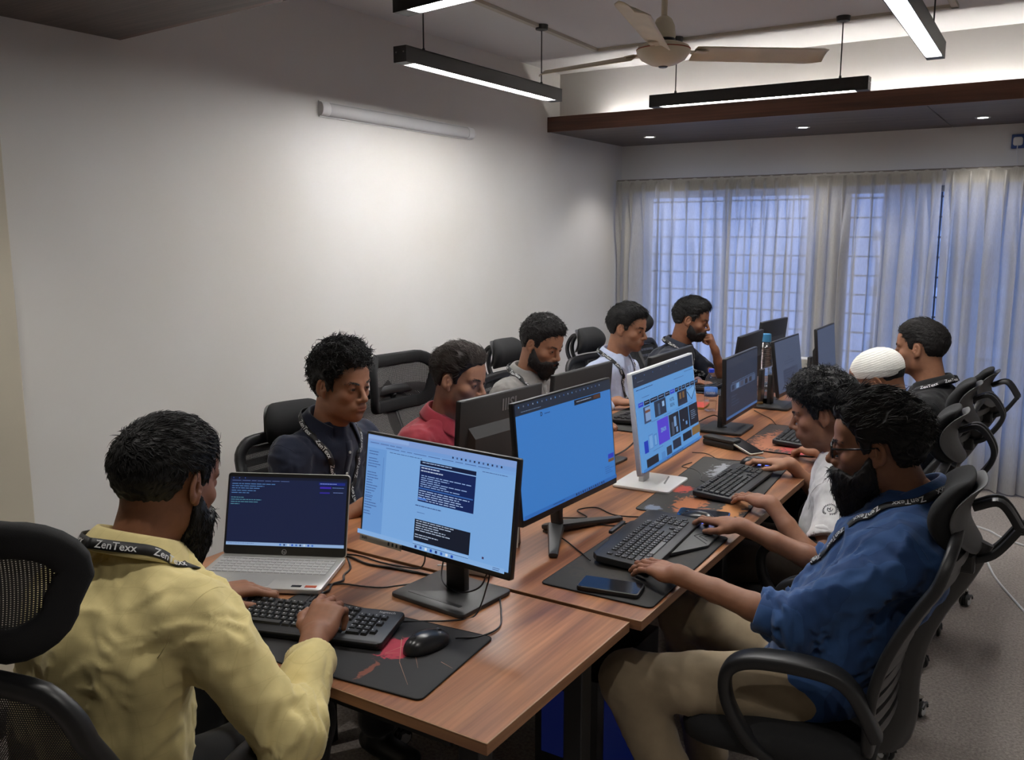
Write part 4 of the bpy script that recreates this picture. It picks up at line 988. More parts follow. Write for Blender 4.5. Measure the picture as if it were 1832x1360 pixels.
ROWS = [([1] + [0] + [1] * 4 + [-.5] + [1] * 4 + [-.5] + [1] * 4, 5.35), ([1] * 13 + [2], 4.1), ([1.5] + [1] * 12 + [1.5], 3.1), ([1.75] + [1] * 11 + [2.25], 2.1), ([2.25] + [1] * 10 + [2.75], 1.1), ([1.25] * 3 + [6.25] + [1.25] * 4, .1)]
def key_layout():
    out = []
    for row, y in ROWS:
        x = 0.0
        for w in row:
            if w <= 0: x += 1 if w == 0 else -w; continue
            out.append((x + w / 2, y + .5, w)); x += w
    for r, y in ((3, 5.35), (3, 4.1), (3, 3.1), (1, 1.1), (3, .1)):
        for i in range(r): out.append((15.4 + (i if r == 3 else 1) + .5, y + .5, 1))
    for y in (4.1, 3.1, 2.1, 1.1):
        for i in range(3): out.append((18.75 + i + .5, y + .5, 1))
    out += [(19.75, .6, 2), (21.25, .6, 1), (22.25, 4.6, 1), (22.25, 3.1, 1), (22.25, 1.1, 1)]
    return out
KEYS = key_layout()
mat('wrist_grey', (.055, .054, .053), rough=.5)
def keyboard(pos, rz, label, style='plain', z=TZ, detail=True, tiltdeg=3.5, scale=1.0):
    o = empty('keyboard', (pos[0], pos[1], z), math.radians(rz)); tag(o, label, 'keyboard', 'computer keyboards')
    W, D = .452, .152; T = Matrix.Rotation(math.radians(tiltdeg), 4, 'X') @ Matrix.Translation((0, D / 2, 0)); T = Matrix.Translation((0, -D / 2, .0)) @ T
    o.scale = (scale,) * 3
    if style == 'gaming':
        pts = [(-.235, -.07), (-.225, -.085), (.225, -.085), (.235, -.07), (.235, .075), (.215, .092), (.10, .092), (.085, .10), (-.085, .10), (-.10, .092), (-.215, .092), (-.235, .075)]
        MB().prism(pts, .003, .022, T, .003).build('case', 'kb_black', o, 30)
        wr = MB().prism([(-.075, -.086), (.225, -.086), (.222, -.150), (.185, -.158), (.05, -.158)], .003, .014, T, .003).build('wrist_rest', 'wrist_grey', o, 30)
        for pl_ in ([(.20, -.145), (.10, -.100), (.055, -.150)], [(.17, -.145), (.105, -.114), (.080, -.146)], [(.14, -.144), (.11, -.130)]): MB().tube([(q[0], q[1], .0142) for q in pl_], .0013, 4, T).build('groove', 'kb_black', wr)
        MB().prism(rrect(.11, .012, .003, 2, 0, .108), .020, .030, T, .002).build('rear_bar', 'kb_black', o, 30)
    else:
        MB().prism(rrect(W, D, .012, 4), .002, .020, T, .004).build('case', 'kb_black', o, 30)
        MB().prism(rrect(W * .97, .030, .008, 3, 0, -D / 2 + .012), .010, .0192, T, .003).build('palm_lip', 'kb_black', o, 30)
    if style == 'logi':
        tv, tf = text_mesh('logitech', .013, .01); MB().add([(x + .186, y + .058, .0203) for x, y, _ in tv], tf, T).build('lettering', 'key_print', o)
    x0 = -.2130; y0 = -.054 if style != 'gaming' else -.062; K = []
    if detail:
        for (kx, ky, kw) in KEYS:
            m = 'key_grey' if (style == 'gaming' and 17.5 < kx < 18.6) or (style == 'gaming' and ky < 1 and kw > 5) else 'key_black'
            x_ = x0 + kx * .019 * (.955 if style != 'x' else 1); 
            inst(keymesh(kw * .955, m, legend=1 if style in ('logi', 'gaming') else 0), 'key', o, T @ Matrix.Translation((x_, y0 + ky * .0188, .0195)))
    else:
        mb = MB()
        for (kx, ky, kw) in KEYS: mb.box((x0 + kx * .01815, y0 + ky * .0188, .0215), (kw * .01815 - .003, .0158, .006), T)
        k = mb.build('keys', 'key_black', o); k['kind'] = 'stuff'
    return o
def pad(pos, rz, w, d, label, art=None, z=TZ):
    o = empty('mouse_pad', (pos[0], pos[1], z), math.radians(rz)); tag(o, label, 'mouse pad', 'mouse pads')
    MB().prism(rrect(w, d, .014, 4), .0003, .0030, None, .0008).build('cloth', art or 'pad_black', o, 30)
    MB().tube([(x, y, .0022) for x, y in rrect(w, d, .014, 4)], .0016, 6, closed=True).build('stitched_edge', 'pad_edge', o, 60)
    return o
mat('pad_edge', (.008, .008, .009), rough=.9)
mat('pad_black', (.018, .017, .017), rough=.85, noise=(14, .25))
def mat_art(name, base, spots):
    """printed mouse pad: coloured blotches at set places; spots = (x, y, rx, ry, colour, amount)"""
    m = bpy.data.materials.new(name); m.use_nodes = True; nt = m.node_tree; N = nt.nodes; L = nt.links; b = N['Principled BSDF']; b.inputs['Roughness'].default_value = .75
    tc = N.new('ShaderNodeTexCoord'); nz = N.new('ShaderNodeTexNoise'); nz.inputs['Scale'].default_value = 38; nz.inputs['Detail'].default_value = 6; nz.inputs['Distortion'].default_value = 1.2; L.new(tc.outputs['Object'], nz.inputs['Vector'])
    src = None
    for (x, y, rx, ry, col, amt) in spots:
        mp = N.new('ShaderNodeMapping'); mp.vector_type = 'TEXTURE'; mp.inputs['Location'].default_value = (x, y, 0); mp.inputs['Scale'].default_value = (rx, ry, 1); L.new(tc.outputs['Object'], mp.inputs['Vector'])
        ln = N.new('ShaderNodeVectorMath'); ln.operation = 'LENGTH'; sp = N.new('ShaderNodeVectorMath'); sp.operation = 'MULTIPLY'; sp.inputs[1].default_value = (1, 1, 0); L.new(mp.outputs[0], sp.inputs[0]); L.new(sp.outputs[0], ln.inputs[0])
        ad = N.new('ShaderNodeMath'); ad.operation = 'MULTIPLY_ADD'; ad.inputs[1].default_value = 2.4; ad.inputs[2].default_value = -1.2; L.new(nz.outputs['Fac'], ad.inputs[0])
        sm = N.new('ShaderNodeMath'); sm.operation = 'ADD'; L.new(ln.outputs['Value'], sm.inputs[0]); L.new(ad.outputs[0], sm.inputs[1])
        mr = N.new('ShaderNodeMapRange'); mr.inputs['From Min'].default_value = 1.05; mr.inputs['From Max'].default_value = .75; mr.inputs['To Max'].default_value = amt; L.new(sm.outputs[0], mr.inputs['Value'])
        mx = N.new('ShaderNodeMix'); mx.data_type = 'RGBA'; mx.inputs['A'].default_value = tuple(base) + (1,); mx.inputs['B'].default_value = tuple(col) + (1,); L.new(mr.outputs['Result'], mx.inputs['Factor'])
        if src: L.new(src, mx.inputs['A'])
        src = mx.outputs['Result']
    L.new(src, b.inputs['Base Color']); MATS[name] = m; return name
Z1 = TZ - .006
pad((-1.315, 1.395), 6, .56, .31, 'black mouse pad with a red light-streak print on the near desk', mat_art('pad_streak', (.016, .015, .016), [(.115, .010, .050, .050, (.42, .03, .06), .9), (-.20, -.05, .07, .016, (.10, .13, .24), .8), (.115, -.10, .010, .045, (.22, .06, .035), .8)]), Z1)
mat('streak_print', (.42, .20, .13), rough=.7)
pp_ = [o for o in bpy.data.objects if o.name == 'mouse_pad'][0]
for (x0, y0, x1, y1, w) in ((.098, .055, .156, -.041, .0010), (.156, -.041, .225, -.115, .0005), (.130, .050, .104, -.020, .0009), (.104, -.020, .130, -.005, .0008), (.235, .0, .272, -.014, .0006), (.17, .0, .205, -.045, .0005)):
    d = Vector((x1 - x0, y1 - y0, 0)); n = Vector((-d.y, d.x, 0)).normalized() * w
    MB().add([(x0 + n.x, y0 + n.y, .00312), (x0 - n.x, y0 - n.y, .00312), (x1 - n.x * .3, y1 - n.y * .3, .00312), (x1 + n.x * .3, y1 + n.y * .3, .00312)], [(0, 1, 2, 3)]).build('streak_print', 'streak_print', pp_)
pad((-.968, 2.205), 91, .60, .31, 'plain worn black mouse pad under the gaming keyboard', mat_art('pad_worn', (.020, .019, .018), [(-.1, .05, .12, .10, (.035, .028, .020), .6), (.1, -.05, .12, .08, (.03, .026, .020), .5)]))
pad((-1.035, 3.03), 94, .80, .34, 'dark grey mouse pad with red, orange and pale blue prints under the middle keyboard', mat_art('pad_dragon', (.032, .030, .028), [(-.26, .02, .11, .055, (.42, .14, .05), .9), (-.10, .10, .05, .035, (.45, .06, .04), .9), (-.24, -.12, .13, .045, (.48, .20, .06), .9), (.22, .04, .11, .05, (.32, .33, .36), .8), (.30, -.06, .12, .05, (.22, .30, .46), .8), (-.36, .12, .03, .03, (.2, .25, .35), .7)]))
pad((-1.02, 3.93), 92, .56, .32, 'mouse pad with a glowing red and orange print before the man in the white cap', mat_art('pad_fire', (.035, .022, .018), [(-.08, .04, .20, .10, (.45, .16, .08), .8), (-.16, -.07, .14, .07, (.42, .05, .05), .9), (.12, .0, .1, .08, (.30, .10, .05), .7)]))
pad((-1.79, 4.00), -90, .62, .30, 'dark mouse pad on the left side under the light-blue-shirted man\'s keyboard', mat_art('pad_left', (.030, .029, .026), [(0, 0, .2, .1, (.04, .038, .032), .6)]))
pad((-1.80, 5.12), -90, .55, .28, 'dark blue mouse pad at the far left before the man resting his chin', mat_art('pad_far', (.018, .022, .034), [(0, .05, .2, .1, (.03, .045, .08), .6)]))
keyboard((-1.458, 1.388), 18, 'full-size black keyboard with white legends under the yellow-shirted man\'s hands', 'logi', Z1 + .003)
keyboard((-.992, 2.325), 94, 'black gaming keyboard with a grey triangular wrist rest', 'gaming', TZ + .003)
keyboard((-.985, 3.055), 90, 'slim black keyboard on the printed pad, under the white-shirted man\'s left hand', 'plain', TZ + .003)
keyboard((-.985, 3.98), 92, 'black keyboard on the red pad, behind the curly-haired man\'s face', 'plain', TZ + .003)
keyboard((-1.79, 4.02), -92, 'black keyboard before the light-blue-shirted man, behind the white monitor', 'plain', TZ + .003, detail=False)
keyboard((-1.80, 5.10), -90, 'black keyboard before the man resting his chin on his hand', 'plain', TZ + .003, detail=False)
keyboard((-1.86, 3.12), -90, 'black keyboard before the grey-shirted man, hidden behind monitors', 'plain', TZ, detail=False)

# ---- mice
mat('mouse_black', (.010, .010, .011), rough=.28); mat('mouse_grey', (.05, .05, .052), rough=.4); mat_emit('mouse_glow', (.10, .16, 1.0), 2.2)
def mouse(pos, rz, label, z, glow=False, logo=False):
    o = empty('mouse', (pos[0], pos[1], z), math.radians(rz)); tag(o, label, 'mouse', 'computer mice')
    s = SDF(); s.ell((0, -.014, .004), (.031, .045, .035), 0).ell((0, .028, .004), (.028, .036, .026), .03).cut((0, 0, -1), 0.0, .003)
    V, Q = s.mesh(.0035); np_obj('body', V, Q, 'mouse_black', o)
    MB().tube([(0, .052, .024), (0, .030, .033), (0, .005, .0385)], .0009, 6).build('button_seam', 'mouse_grey', o)
    MB().lathe([(.0, -.004), (.008, -.004), (.008, .004), (0, .004)], 16, Matrix.Translation((0, .036, .026)) @ Matrix.Rotation(PI / 2, 4, 'Y')).build('wheel', 'mouse_grey', o, 40)
    if glow: MB().tube(spline([(-.0315, .028, .012), (-.0335, -.01, .014), (-.028, -.042, .014), (0, -.0595, .013), (.028, -.042, .014), (.0335, -.01, .014), (.0315, .028, .012)], 5), .0022, 6).build('light_line', 'mouse_glow', o)
    if logo: 
        MB().tube([(-.006, -.034, .0385), (0, -.044, .0360), (.006, -.034, .0385), (0, -.030, .0392), (-.006, -.034, .0385)], .0008, 4).build('emblem', 'mouse_grey', o)
    return o
mouse((-1.150, 1.455), -12, 'black mouse on the streaked pad, nobody holding it', Z1 + .003, logo=True)
mouse((-.945, 2.590), 90, 'dark mouse with a blue light line under the bespectacled man\'s right hand', TZ + .003, True)
mouse((-1.005, 3.385), 95, 'dark mouse with a blue glow under the white-shirted man\'s right hand', TZ + .003, True)
mouse((-1.72, 5.40), -90, 'dark mouse at the far left desk edge by the man resting his chin', TZ + .003)

# ---- laptop
mat('lap_silver', (.50, .49, .47), rough=.35, metal=.55); mat('lap_key', (.40, .40, .40), rough=.5)
o = empty('laptop', (-1.768, 1.565, Z1), math.radians(26.7)); tag(o, 'open silver laptop with a dark terminal screen and silver keys', 'laptop')
MB().prism(rrect(.358, .238, .012, 4), .004, .017, None, .003).build('base', 'lap_silver', o, 30)
MB().box((0, .035, .0166), (.318, .108, .0012)).build('keyboard_deck', 'lap_silver', o)
kk = MB().box((0, 0, 0), (.0158, .0150, .0016), bevel=.0006).mesh('key'); kk.materials.append(MATS['lap_key'])
for r_ in range(6):
    for c_ in range(18):
        inst(kk, 'key', o, Matrix.Translation((-.153 + c_ * .0180, .083 - r_ * .0185, .0180)) @ Matrix.Diagonal((1, .55 if r_ == 0 else 1, 1, 1)))
MB().prism(rrect(.115, .070, .006, 3, -.02, -.070), .0168, .0173).build('touchpad', 'lap_silver', o)
MB().box((.110, -.098, .0173), (.026, .012, .0006)).build('badge', 'mon_black', o)
mat('sticker_red', (.45, .06, .03), rough=.4); mat('sticker_orange', (.6, .25, .08), rough=.4)
sr = MB().box((.148, -.098, .0173), (.030, .014, .0006)).build('red_badge', 'sticker_red', o)
MB().box((.148, -.094, .0177), (.024, .003, .0002)).build('badge_print', 'sticker_orange', sr)
TS = Matrix.Translation((0, .117, .014)) @ Matrix.Rotation(math.radians(-17), 4, 'X')
MB().prism(rrect(.358, .232, .010, 4, 0, .116), -.004, .003, TS @ Matrix.Rotation(PI / 2, 4, 'X'), .0015).build('lid', 'lap_silver', o, 30)
MB().prism(rrect(.354, .228, .009, 4, 0, .116), .003, .0042, TS @ Matrix.Rotation(PI / 2, 4, 'X')).build('bezel', 'mon_black', o, 30)
p = Pic(.343, .193); p.r(0, 0, 1, 1, (22, 32, 66)).r(0, .962, 1, 1, (16, 22, 44)).r(0, 0, 1, .045, (150, 182, 226))
p.lines(.02, .945, .62, 1, .02, (90, 110, 160), seed=1, lo=.8); p.lines(.02, .90, .40, 3, .032, (80, 120, 170), seed=2); p.lines(.02, .80, .44, 2, .032, (80, 120, 170), seed=3); p.lines(.02, .70, .30, 4, .032, (80, 130, 150), seed=4, lo=.2)
p.r(.765, .90, .985, .94, (24, 40, 130)); p.lines(.775, .925, .92, 1, .02, (150, 170, 230), seed=5, lo=.9); p.r(.775, .85, .87, .88, (60, 40, 170)); p.lines(.88, .87, .98, 1, .02, (110, 140, 210), seed=6, lo=.9); p.r(.775, .78, .86, .80, (50, 40, 150)); p.lines(.89, .80, .98, 1, .02, (120, 140, 200), seed=8, lo=.9)
p.icons(.46, .010, .034, 9, .026, [(60, 110, 200), (40, 60, 110), (210, 225, 240), (30, 80, 190)]); p.lines(.02, .032, .25, 1, .018, (90, 120, 170), seed=7, lo=.95); p.icons(.03, .972, .05, 3, .014, [(60, 90, 170)])
SM = TS @ Matrix.Translation((0, -.0046, .1235)); p.mb.v = [tuple(SM @ Vector(v)) for v in p.mb.v]; p.mb.build('screen', 'screen_picture', o, vcol=True)
tv, tf = text_mesh('hp', .011, .0); MB().add([(x, -.0047, y + .0085) for x, y, _ in tv], tf, TS).tube([(.0068 * math.cos(a * PI / 8), -.0046, .0115 + .0068 * math.sin(a * PI / 8)) for a in range(16)], .0006, 4, TS, closed=True).build('emblem', 'key_print', o)

# ---- phones, bottles, cup and bits
mat('phone_glass', (.008, .008, .010), rough=.12); mat('case_black', (.012, .012, .012), rough=.5); mat('phone_blue', (.02, .10, .32), rough=.2)
def phone(M, label, body='case_black', w=.076, l=.163, t=.010):
    o = empty('phone'); o.matrix_world = M; tag(o, label, 'phone')
    MB().prism(rrect(l, w, .010, 4), 0, t, None, .003).build('case', body, o, 30)
    MB().prism(rrect(l - .008, w - .007, .008, 4), t - .001, t + .0006).build('glass', 'phone_glass', o, 30)
    MB().box((l / 2 - .001, 0, t * .5), (.002, .010, .003)).build('port', 'mon_black', o)
    return o
phone(Matrix.Translation((-.942, 1.958, TZ + .003)) @ Matrix.Rotation(math.radians(10), 4, 'Z'), 'black smartphone lying on the corner of the plain pad', t=.013, w=.080)
phone(Matrix.Translation((-.955, 2.665, TZ + .0035)) @ Matrix.Rotation(math.radians(12), 4, 'Z'), 'bright blue smartphone half hidden behind the mouse hand', 'phone_blue')
# black leather case with a phone leaning on it
o = empty('glasses_case', (-1.235, 3.640, TZ), math.radians(-17)); tag(o, 'long black case lying before the dark monitor, a phone leaning on it', 'case')
MB().box((0, 0, .014), (.165, .062, .028), bevel=.010).build('lower_half', 'case_black', o, 40); MB().box((0, 0, .034), (.163, .060, .016), bevel=.007).build('lid', 'case_black', o, 40)
phone(Matrix.Translation((-1.128, 3.615, TZ + .016)) @ Matrix.Rotation(math.radians(-30), 4, 'Z') @ Matrix.Rotation(math.radians(12), 4, 'Y') , 'phone with a pale metal edge leaning on the black case', 'lap_silver', t=.009)
mat_glass('bottle_clear', (.93, .96, .97), .06, .05); mat_glass('bottle_blue', (.80, .90, .96), .22, .12); mat('cap_blue', (.02, .06, .55), rough=.35); mat('label_blue', (.05, .16, .50), rough=.4); mat('label_white', (.6, .62, .65), rough=.4); mat_glass('water', (.97, .98, .98), .02, .02); mat('tea', (.30, .16, .05), rough=.2)
o = empty('water_bottle', (-1.552, 4.372, TZ)); tag(o, 'small clear water bottle with a blue cap and blue label', 'bottle')
MB().lathe([(0, .004), (.020, .0), (.030, .004), (.033, .012), (.032, .030), (.034, .045), (.033, .075), (.034, .078), (.034, .125), (.033, .13), (.034, .150), (.028, .175), (.016, .196), (.013, .202), (.013, .212)], 28).build('body', 'bottle_clear', o, 40)
MB().lathe([(0.0, .008), (.030, .010), (.031, .055), (0, .055)], 24).build('water', 'water', o, 40)
MB().lathe([(.0345, .080), (.0345, .124)], 28).build('label', 'label_blue', o, 180)
tv, tf = text_mesh('AQUAFINA', .019, .012)
lb = [l for l in o.children if l.name.startswith('label')][0]
def wrap(x, y, r, a0): a = a0 + x / r; return (r * math.cos(a), r * math.sin(a), y)
MB().add([wrap(x * .55, y + .094, .0348, math.radians(-75)) for x, y, _ in tv], tf).build('lettering', 'label_white', lb)
MB().lathe([(.0145, .203), (.0150, .206), (.0150, .220), (.013, .222), (0, .222)], 20).build('cap', 'cap_blue', o, 40)
o = empty('water_bottle', (-1.500, 5.130, TZ)); tag(o, 'tall ribbed plastic bottle with a light blue cap beside the grey-screened monitor', 'bottle')
prof = [(0, .004), (.038, .0), (.044, .008)]
for i in range(22): z = .015 + i * .011; prof += [(.0440, z), (.0405, z + .0055)]
prof += [(.044, .26), (.040, .275), (.026, .290), (.024, .296), (.024, .305)]
MB().lathe(prof, 22).build('body', 'bottle_blue', o, 30)
mat('cap_light_blue', (.05, .22, .42), rough=.35)
MB().lathe([(.030, .292), (.031, .300), (.029, .335), (.026, .338), (0, .338)], 22).build('cap', 'cap_light_blue', o, 40)
o = empty('drinking_glass', (-1.385, 4.660, TZ)); tag(o, 'small glass with a little tea left, behind the dark monitor', 'glass')
MB().lathe([(.022, .0), (.030, .09), (.0285, .09), (.021, .006), (0, .006)], 24).build('wall', 'bottle_clear', o, 40); MB().lathe([(0, .0065), (.0208, .0065), (.0225, .018), (0, .018)], 20).build('tea', 'tea', o, 40)
o = empty('paper_box', (-1.32, 5.56, TZ), .05); tag(o, 'white cardboard box standing behind the grey-screened monitors', 'box')
MB().box((0, 0, .075), (.20, .10, .15), bevel=.003).build('carton', 'off_white', o); MB().box((0, 0, .1515), (.202, .102, .004), bevel=.001).build('lid', 'white_plastic', o)
mat('red_card', (.50, .06, .04), rough=.5); mat('yellow_card', (.6, .42, .10), rough=.5)
o = empty('notebook', (-1.66, 4.47, TZ), .15); tag(o, 'thin red and yellow notebook on the table left of the small water bottle', 'notebook')
MB().box((0, 0, .004), (.10, .15, .006)).build('pages', 'yellow_card', o); MB().box((0, 0, .0078), (.102, .152, .0012)).build('cover', 'red_card', o)
o = empty('power_adapter', (-1.30, 1.868, TZ), .12); tag(o, 'white power adapter lying behind the near monitor', 'adapter')
MB().box((0, 0, .010), (.095, .030, .019), bevel=.004).build('brick', 'white_plastic', o); MB().tube([(-.047, 0, .01), (-.08, .01, .006), (-.12, .0, .004)], .0025, 6).build('lead', 'white_plastic', o)
o = empty('desk_calendar', (-1.365, 2.10, TZ), .35); tag(o, 'white folded card standing between the near and the blue monitor', 'card')
MB().add([(-.05, -.02, 0), (.05, -.02, 0), (.05, 0, .075), (-.05, 0, .075), (.05, .02, 0), (-.05, .02, 0)], [(0, 1, 2, 3), (3, 2, 4, 5)]).build('card', 'off_white', o, solid=.0015)
# notebook edge before the navy-shirted man
o = empty('tablet', (-1.935, 2.20, TZ), math.radians(-70)); tag(o, 'flat grey tablet under the navy-shirted man\'s forearm', 'tablet')
MB().prism(rrect(.25, .17, .010, 4), 0, .008, None, .002).build('case', 'mon_grey', o, 30); MB().prism(rrect(.235, .155, .006, 4), .0075, .0086).build('glass', 'phone_glass', o)

# ---- cables
mat('cable_black', (.008, .008, .009), rough=.45)
def cable(pts, label, r=.0022, m='cable_black', name='cable'):
    o = MB().tube(spline(pts, 8), r, 6).build(name, m, None, 60); tag(o, label, 'cable', 'loose cables'); return o
zc_ = Z1 + .003
cable([(-1.66, 1.755, Z1 + .012), (-1.635, 1.735, Z1 + .010), (-1.615, 1.715, zc_), (-1.600, 1.675, zc_), (-1.575, 1.645, zc_), (-1.580, 1.610, zc_), (-1.560, 1.575, zc_), (-1.562, 1.535, zc_), (-1.545, 1.495, zc_ + .002)], 'black twisted cable hanging at the right edge of the laptop', .0032)
cable([(-1.75, 1.775, zc_), (-1.68, 1.785, zc_), (-1.60, 1.770, zc_), (-1.52, 1.785, zc_), (-1.44, 1.795, zc_), (-1.36, 1.800, zc_), (-1.27, 1.806, zc_)], 'thick black cable behind the near monitor, starting at the laptop', .0036)
cable([(-1.72, 1.79, zc_), (-1.66, 1.808, zc_), (-1.58, 1.800, zc_), (-1.50, 1.808, zc_), (-1.44, 1.800, zc_ + .012), (-1.405, 1.780, zc_ + .05), (-1.39, 1.755, zc_ + .10)], 'thin black cable rising to the back of the near monitor', .0024)
cable([(-1.545, 1.470, zc_ + .004), (-1.575, 1.53, zc_), (-1.595, 1.585, zc_), (-1.565, 1.625, zc_), (-1.50, 1.645, zc_), (-1.455, 1.665, zc_), (-1.42, 1.70, zc_ + .002), (-1.37, 1.765, zc_), (-1.32, 1.80, zc_)], 'black keyboard cable curling towards the near monitor\'s foot', .0022)
cable([(-1.115, 1.518, zc_ + .006), (-1.08, 1.565, zc_), (-1.07, 1.63, zc_), (-1.11, 1.70, zc_), (-1.145, 1.75, zc_), (-1.175, 1.79, zc_), (-1.20, 1.815, zc_)], 'black mouse cable looping beside the near monitor\'s foot', .0022)
cable([(-1.30, 1.515, zc_ + .003), (-1.24, 1.56, zc_), (-1.185, 1.60, zc_), (-1.155, 1.655, zc_), (-1.140, 1.685, zc_ + .07), (-1.135, 1.69, zc_ + .105)], 'thin black cable from the near monitor\'s edge down to the pad', .0020)
cable([(-1.345, 1.79, zc_ + .08), (-1.335, 1.76, zc_ + .03), (-1.30, 1.735, zc_ + .013), (-1.24, 1.72, zc_ + .015), (-1.175, 1.705, zc_ + .05), (-1.145, 1.695, zc_ + .10)], 'black cable drooping over the near monitor\'s foot', .0022)
zt_ = TZ + .003
cable([(-1.12, 2.45, zt_ + .008), (-1.16, 2.42, zt_), (-1.25, 2.40, zt_), (-1.33, 2.37, zt_)], 'black keyboard cable running under the blue monitor', .0022)
cable([(-1.07, 2.09, zt_ + .01), (-1.14, 2.16, zt_), (-1.24, 2.23, zt_ + .002), (-1.32, 2.26, zt_)], 'thin black cable between the gaming keyboard and the blue monitor\'s stand', .0020)
cable([(-1.02, 2.60, zt_ + .004), (-1.10, 2.56, zt_), (-1.20, 2.52, zt_), (-1.29, 2.56, zt_), (-1.33, 2.50, zt_), (-1.27, 2.45, zt_), (-1.34, 2.40, zt_)], 'black mouse cable looping right of the blue monitor\'s stand', .0022)
cable([(-1.03, 3.02, zt_ + .006), (-1.11, 3.06, zt_), (-1.14, 3.14, zt_), (-1.19, 3.20, zt_), (-1.25, 3.22, zt_), (-1.24, 3.30, zt_)], 'thin black cable beside the white monitor\'s foot', .0018)
cable([(-1.03, 3.44, zt_ + .004), (-1.10, 3.42, zt_), (-1.16, 3.40, zt_), (-1.24, 3.47, zt_), (-1.30, 3.46, zt_)], 'thin black mouse cable on the printed pad', .0018)
cable([(-1.33, 3.98, zt_ + .01), (-1.42, 3.86, zt_), (-1.38, 3.72, zt_), (-1.47, 3.62, zt_), (-1.44, 3.52, zt_)], 'black cable curling left of the dark monitor\'s foot', .0024)
cable([(-1.36, 4.02, zt_ + .01), (-1.44, 4.12, zt_ + .03), (-1.50, 4.02, zt_), (-1.50, 3.86, zt_), (-1.55, 3.72, zt_)], 'black cable arching left of the dark monitor', .0030)
cable([(-1.62, 2.86, zt_), (-1.58, 3.02, zt_), (-1.50, 3.20, zt_ + .03), (-1.46, 3.30, zt_ + .09)], 'thick black cable rising behind the white monitor', .0035)
cable([(-1.16, 4.20, zt_), (-1.22, 4.32, zt_), (-1.30, 4.42, zt_), (-1.36, 4.50, zt_)], 'thin black cable right of the dark monitor', .0020)
# ---- white cable on the floor by the curtains
cable([(-.60, 5.45, .006), (-.42, 5.55, .005), (-.30, 5.50, .005), (-.20, 5.38, .005), (.05, 5.25, .005), (.4, 5.2, .005)], 'white cable running across the carpet to the right wall', .006, 'white_plastic')
cable([(-.62, 5.25, .006), (-.45, 5.30, .005), (-.34, 5.20, .005), (-.27, 4.98, .005), (-.20, 4.70, .005), (-.05, 4.3, .005)], 'white cable curving towards the camera on the carpet', .006, 'white_plastic')

# ---- computer under the near table
mat('pc_black', (.010, .010, .011), rough=.35); mat_emit('pc_blue', (.02, .09, 1.0), .018)
o = empty('computer_tower', (-1.10, 2.22, 0), math.radians(0)); tag(o, 'black computer tower glowing blue in the dark under the table', 'computer')
MB().box((0, 0, .235), (.20, .42, .44), bevel=.006).build('case', 'pc_black', o, 30)
for x in (-.08, .08):
    for y in (-.17, .17): MB().lathe([(.016, 0), (.018, .016)], 14, c=(x, y, 0)).build('foot', 'pc_black', o)
MB().box((0, -.211, .30), (.15, .003, .20)).build('front_light', 'pc_blue', o); MB().box((.1005, -.02, .25), (.002, .30, .30)).build('side_light', 'pc_blue', o)
for z in (.10, .13, .16): MB().box((0, -.212, z), (.14, .004, .008)).build('vent', 'mon_black', o)
# ------------------------------------------------------------------ people
mat('skin', (1, 1, 1), rough=.52, spec=.4, noise=(60, .07), bump=(260, .12, .0006), vcol=True)
mat('hair_black', (.0085, .0078, .0078), rough=.55, spec=.35)
mat('hair_soft', (.013, .011, .0105), rough=.6, spec=.3)
mat('hair_brown', (.022, .014, .010), rough=.55, spec=.35)
mat('eye', (1, 1, 1), rough=.12, vcol=True)
mat('lanyard', (.008, .008, .009), rough=.55)
mat('white_print', (.62, .62, .62), rough=.6)
mat('button', (.5, .5, .48), rough=.35)

def hairline(y, low=0.0, peak=0.0):
    return np.interp(y, [-.14, -.09, -.065, -.045, -.028, -.018, .018, .024, .040, .047, .056, .070, .088, .12],
                     [-.080 + low, -.078 + low, -.064 + low, -.045, -.010, .028, .032, -.004, -.004, .030, .048, .066 + peak, .080 + peak, .085 + peak])

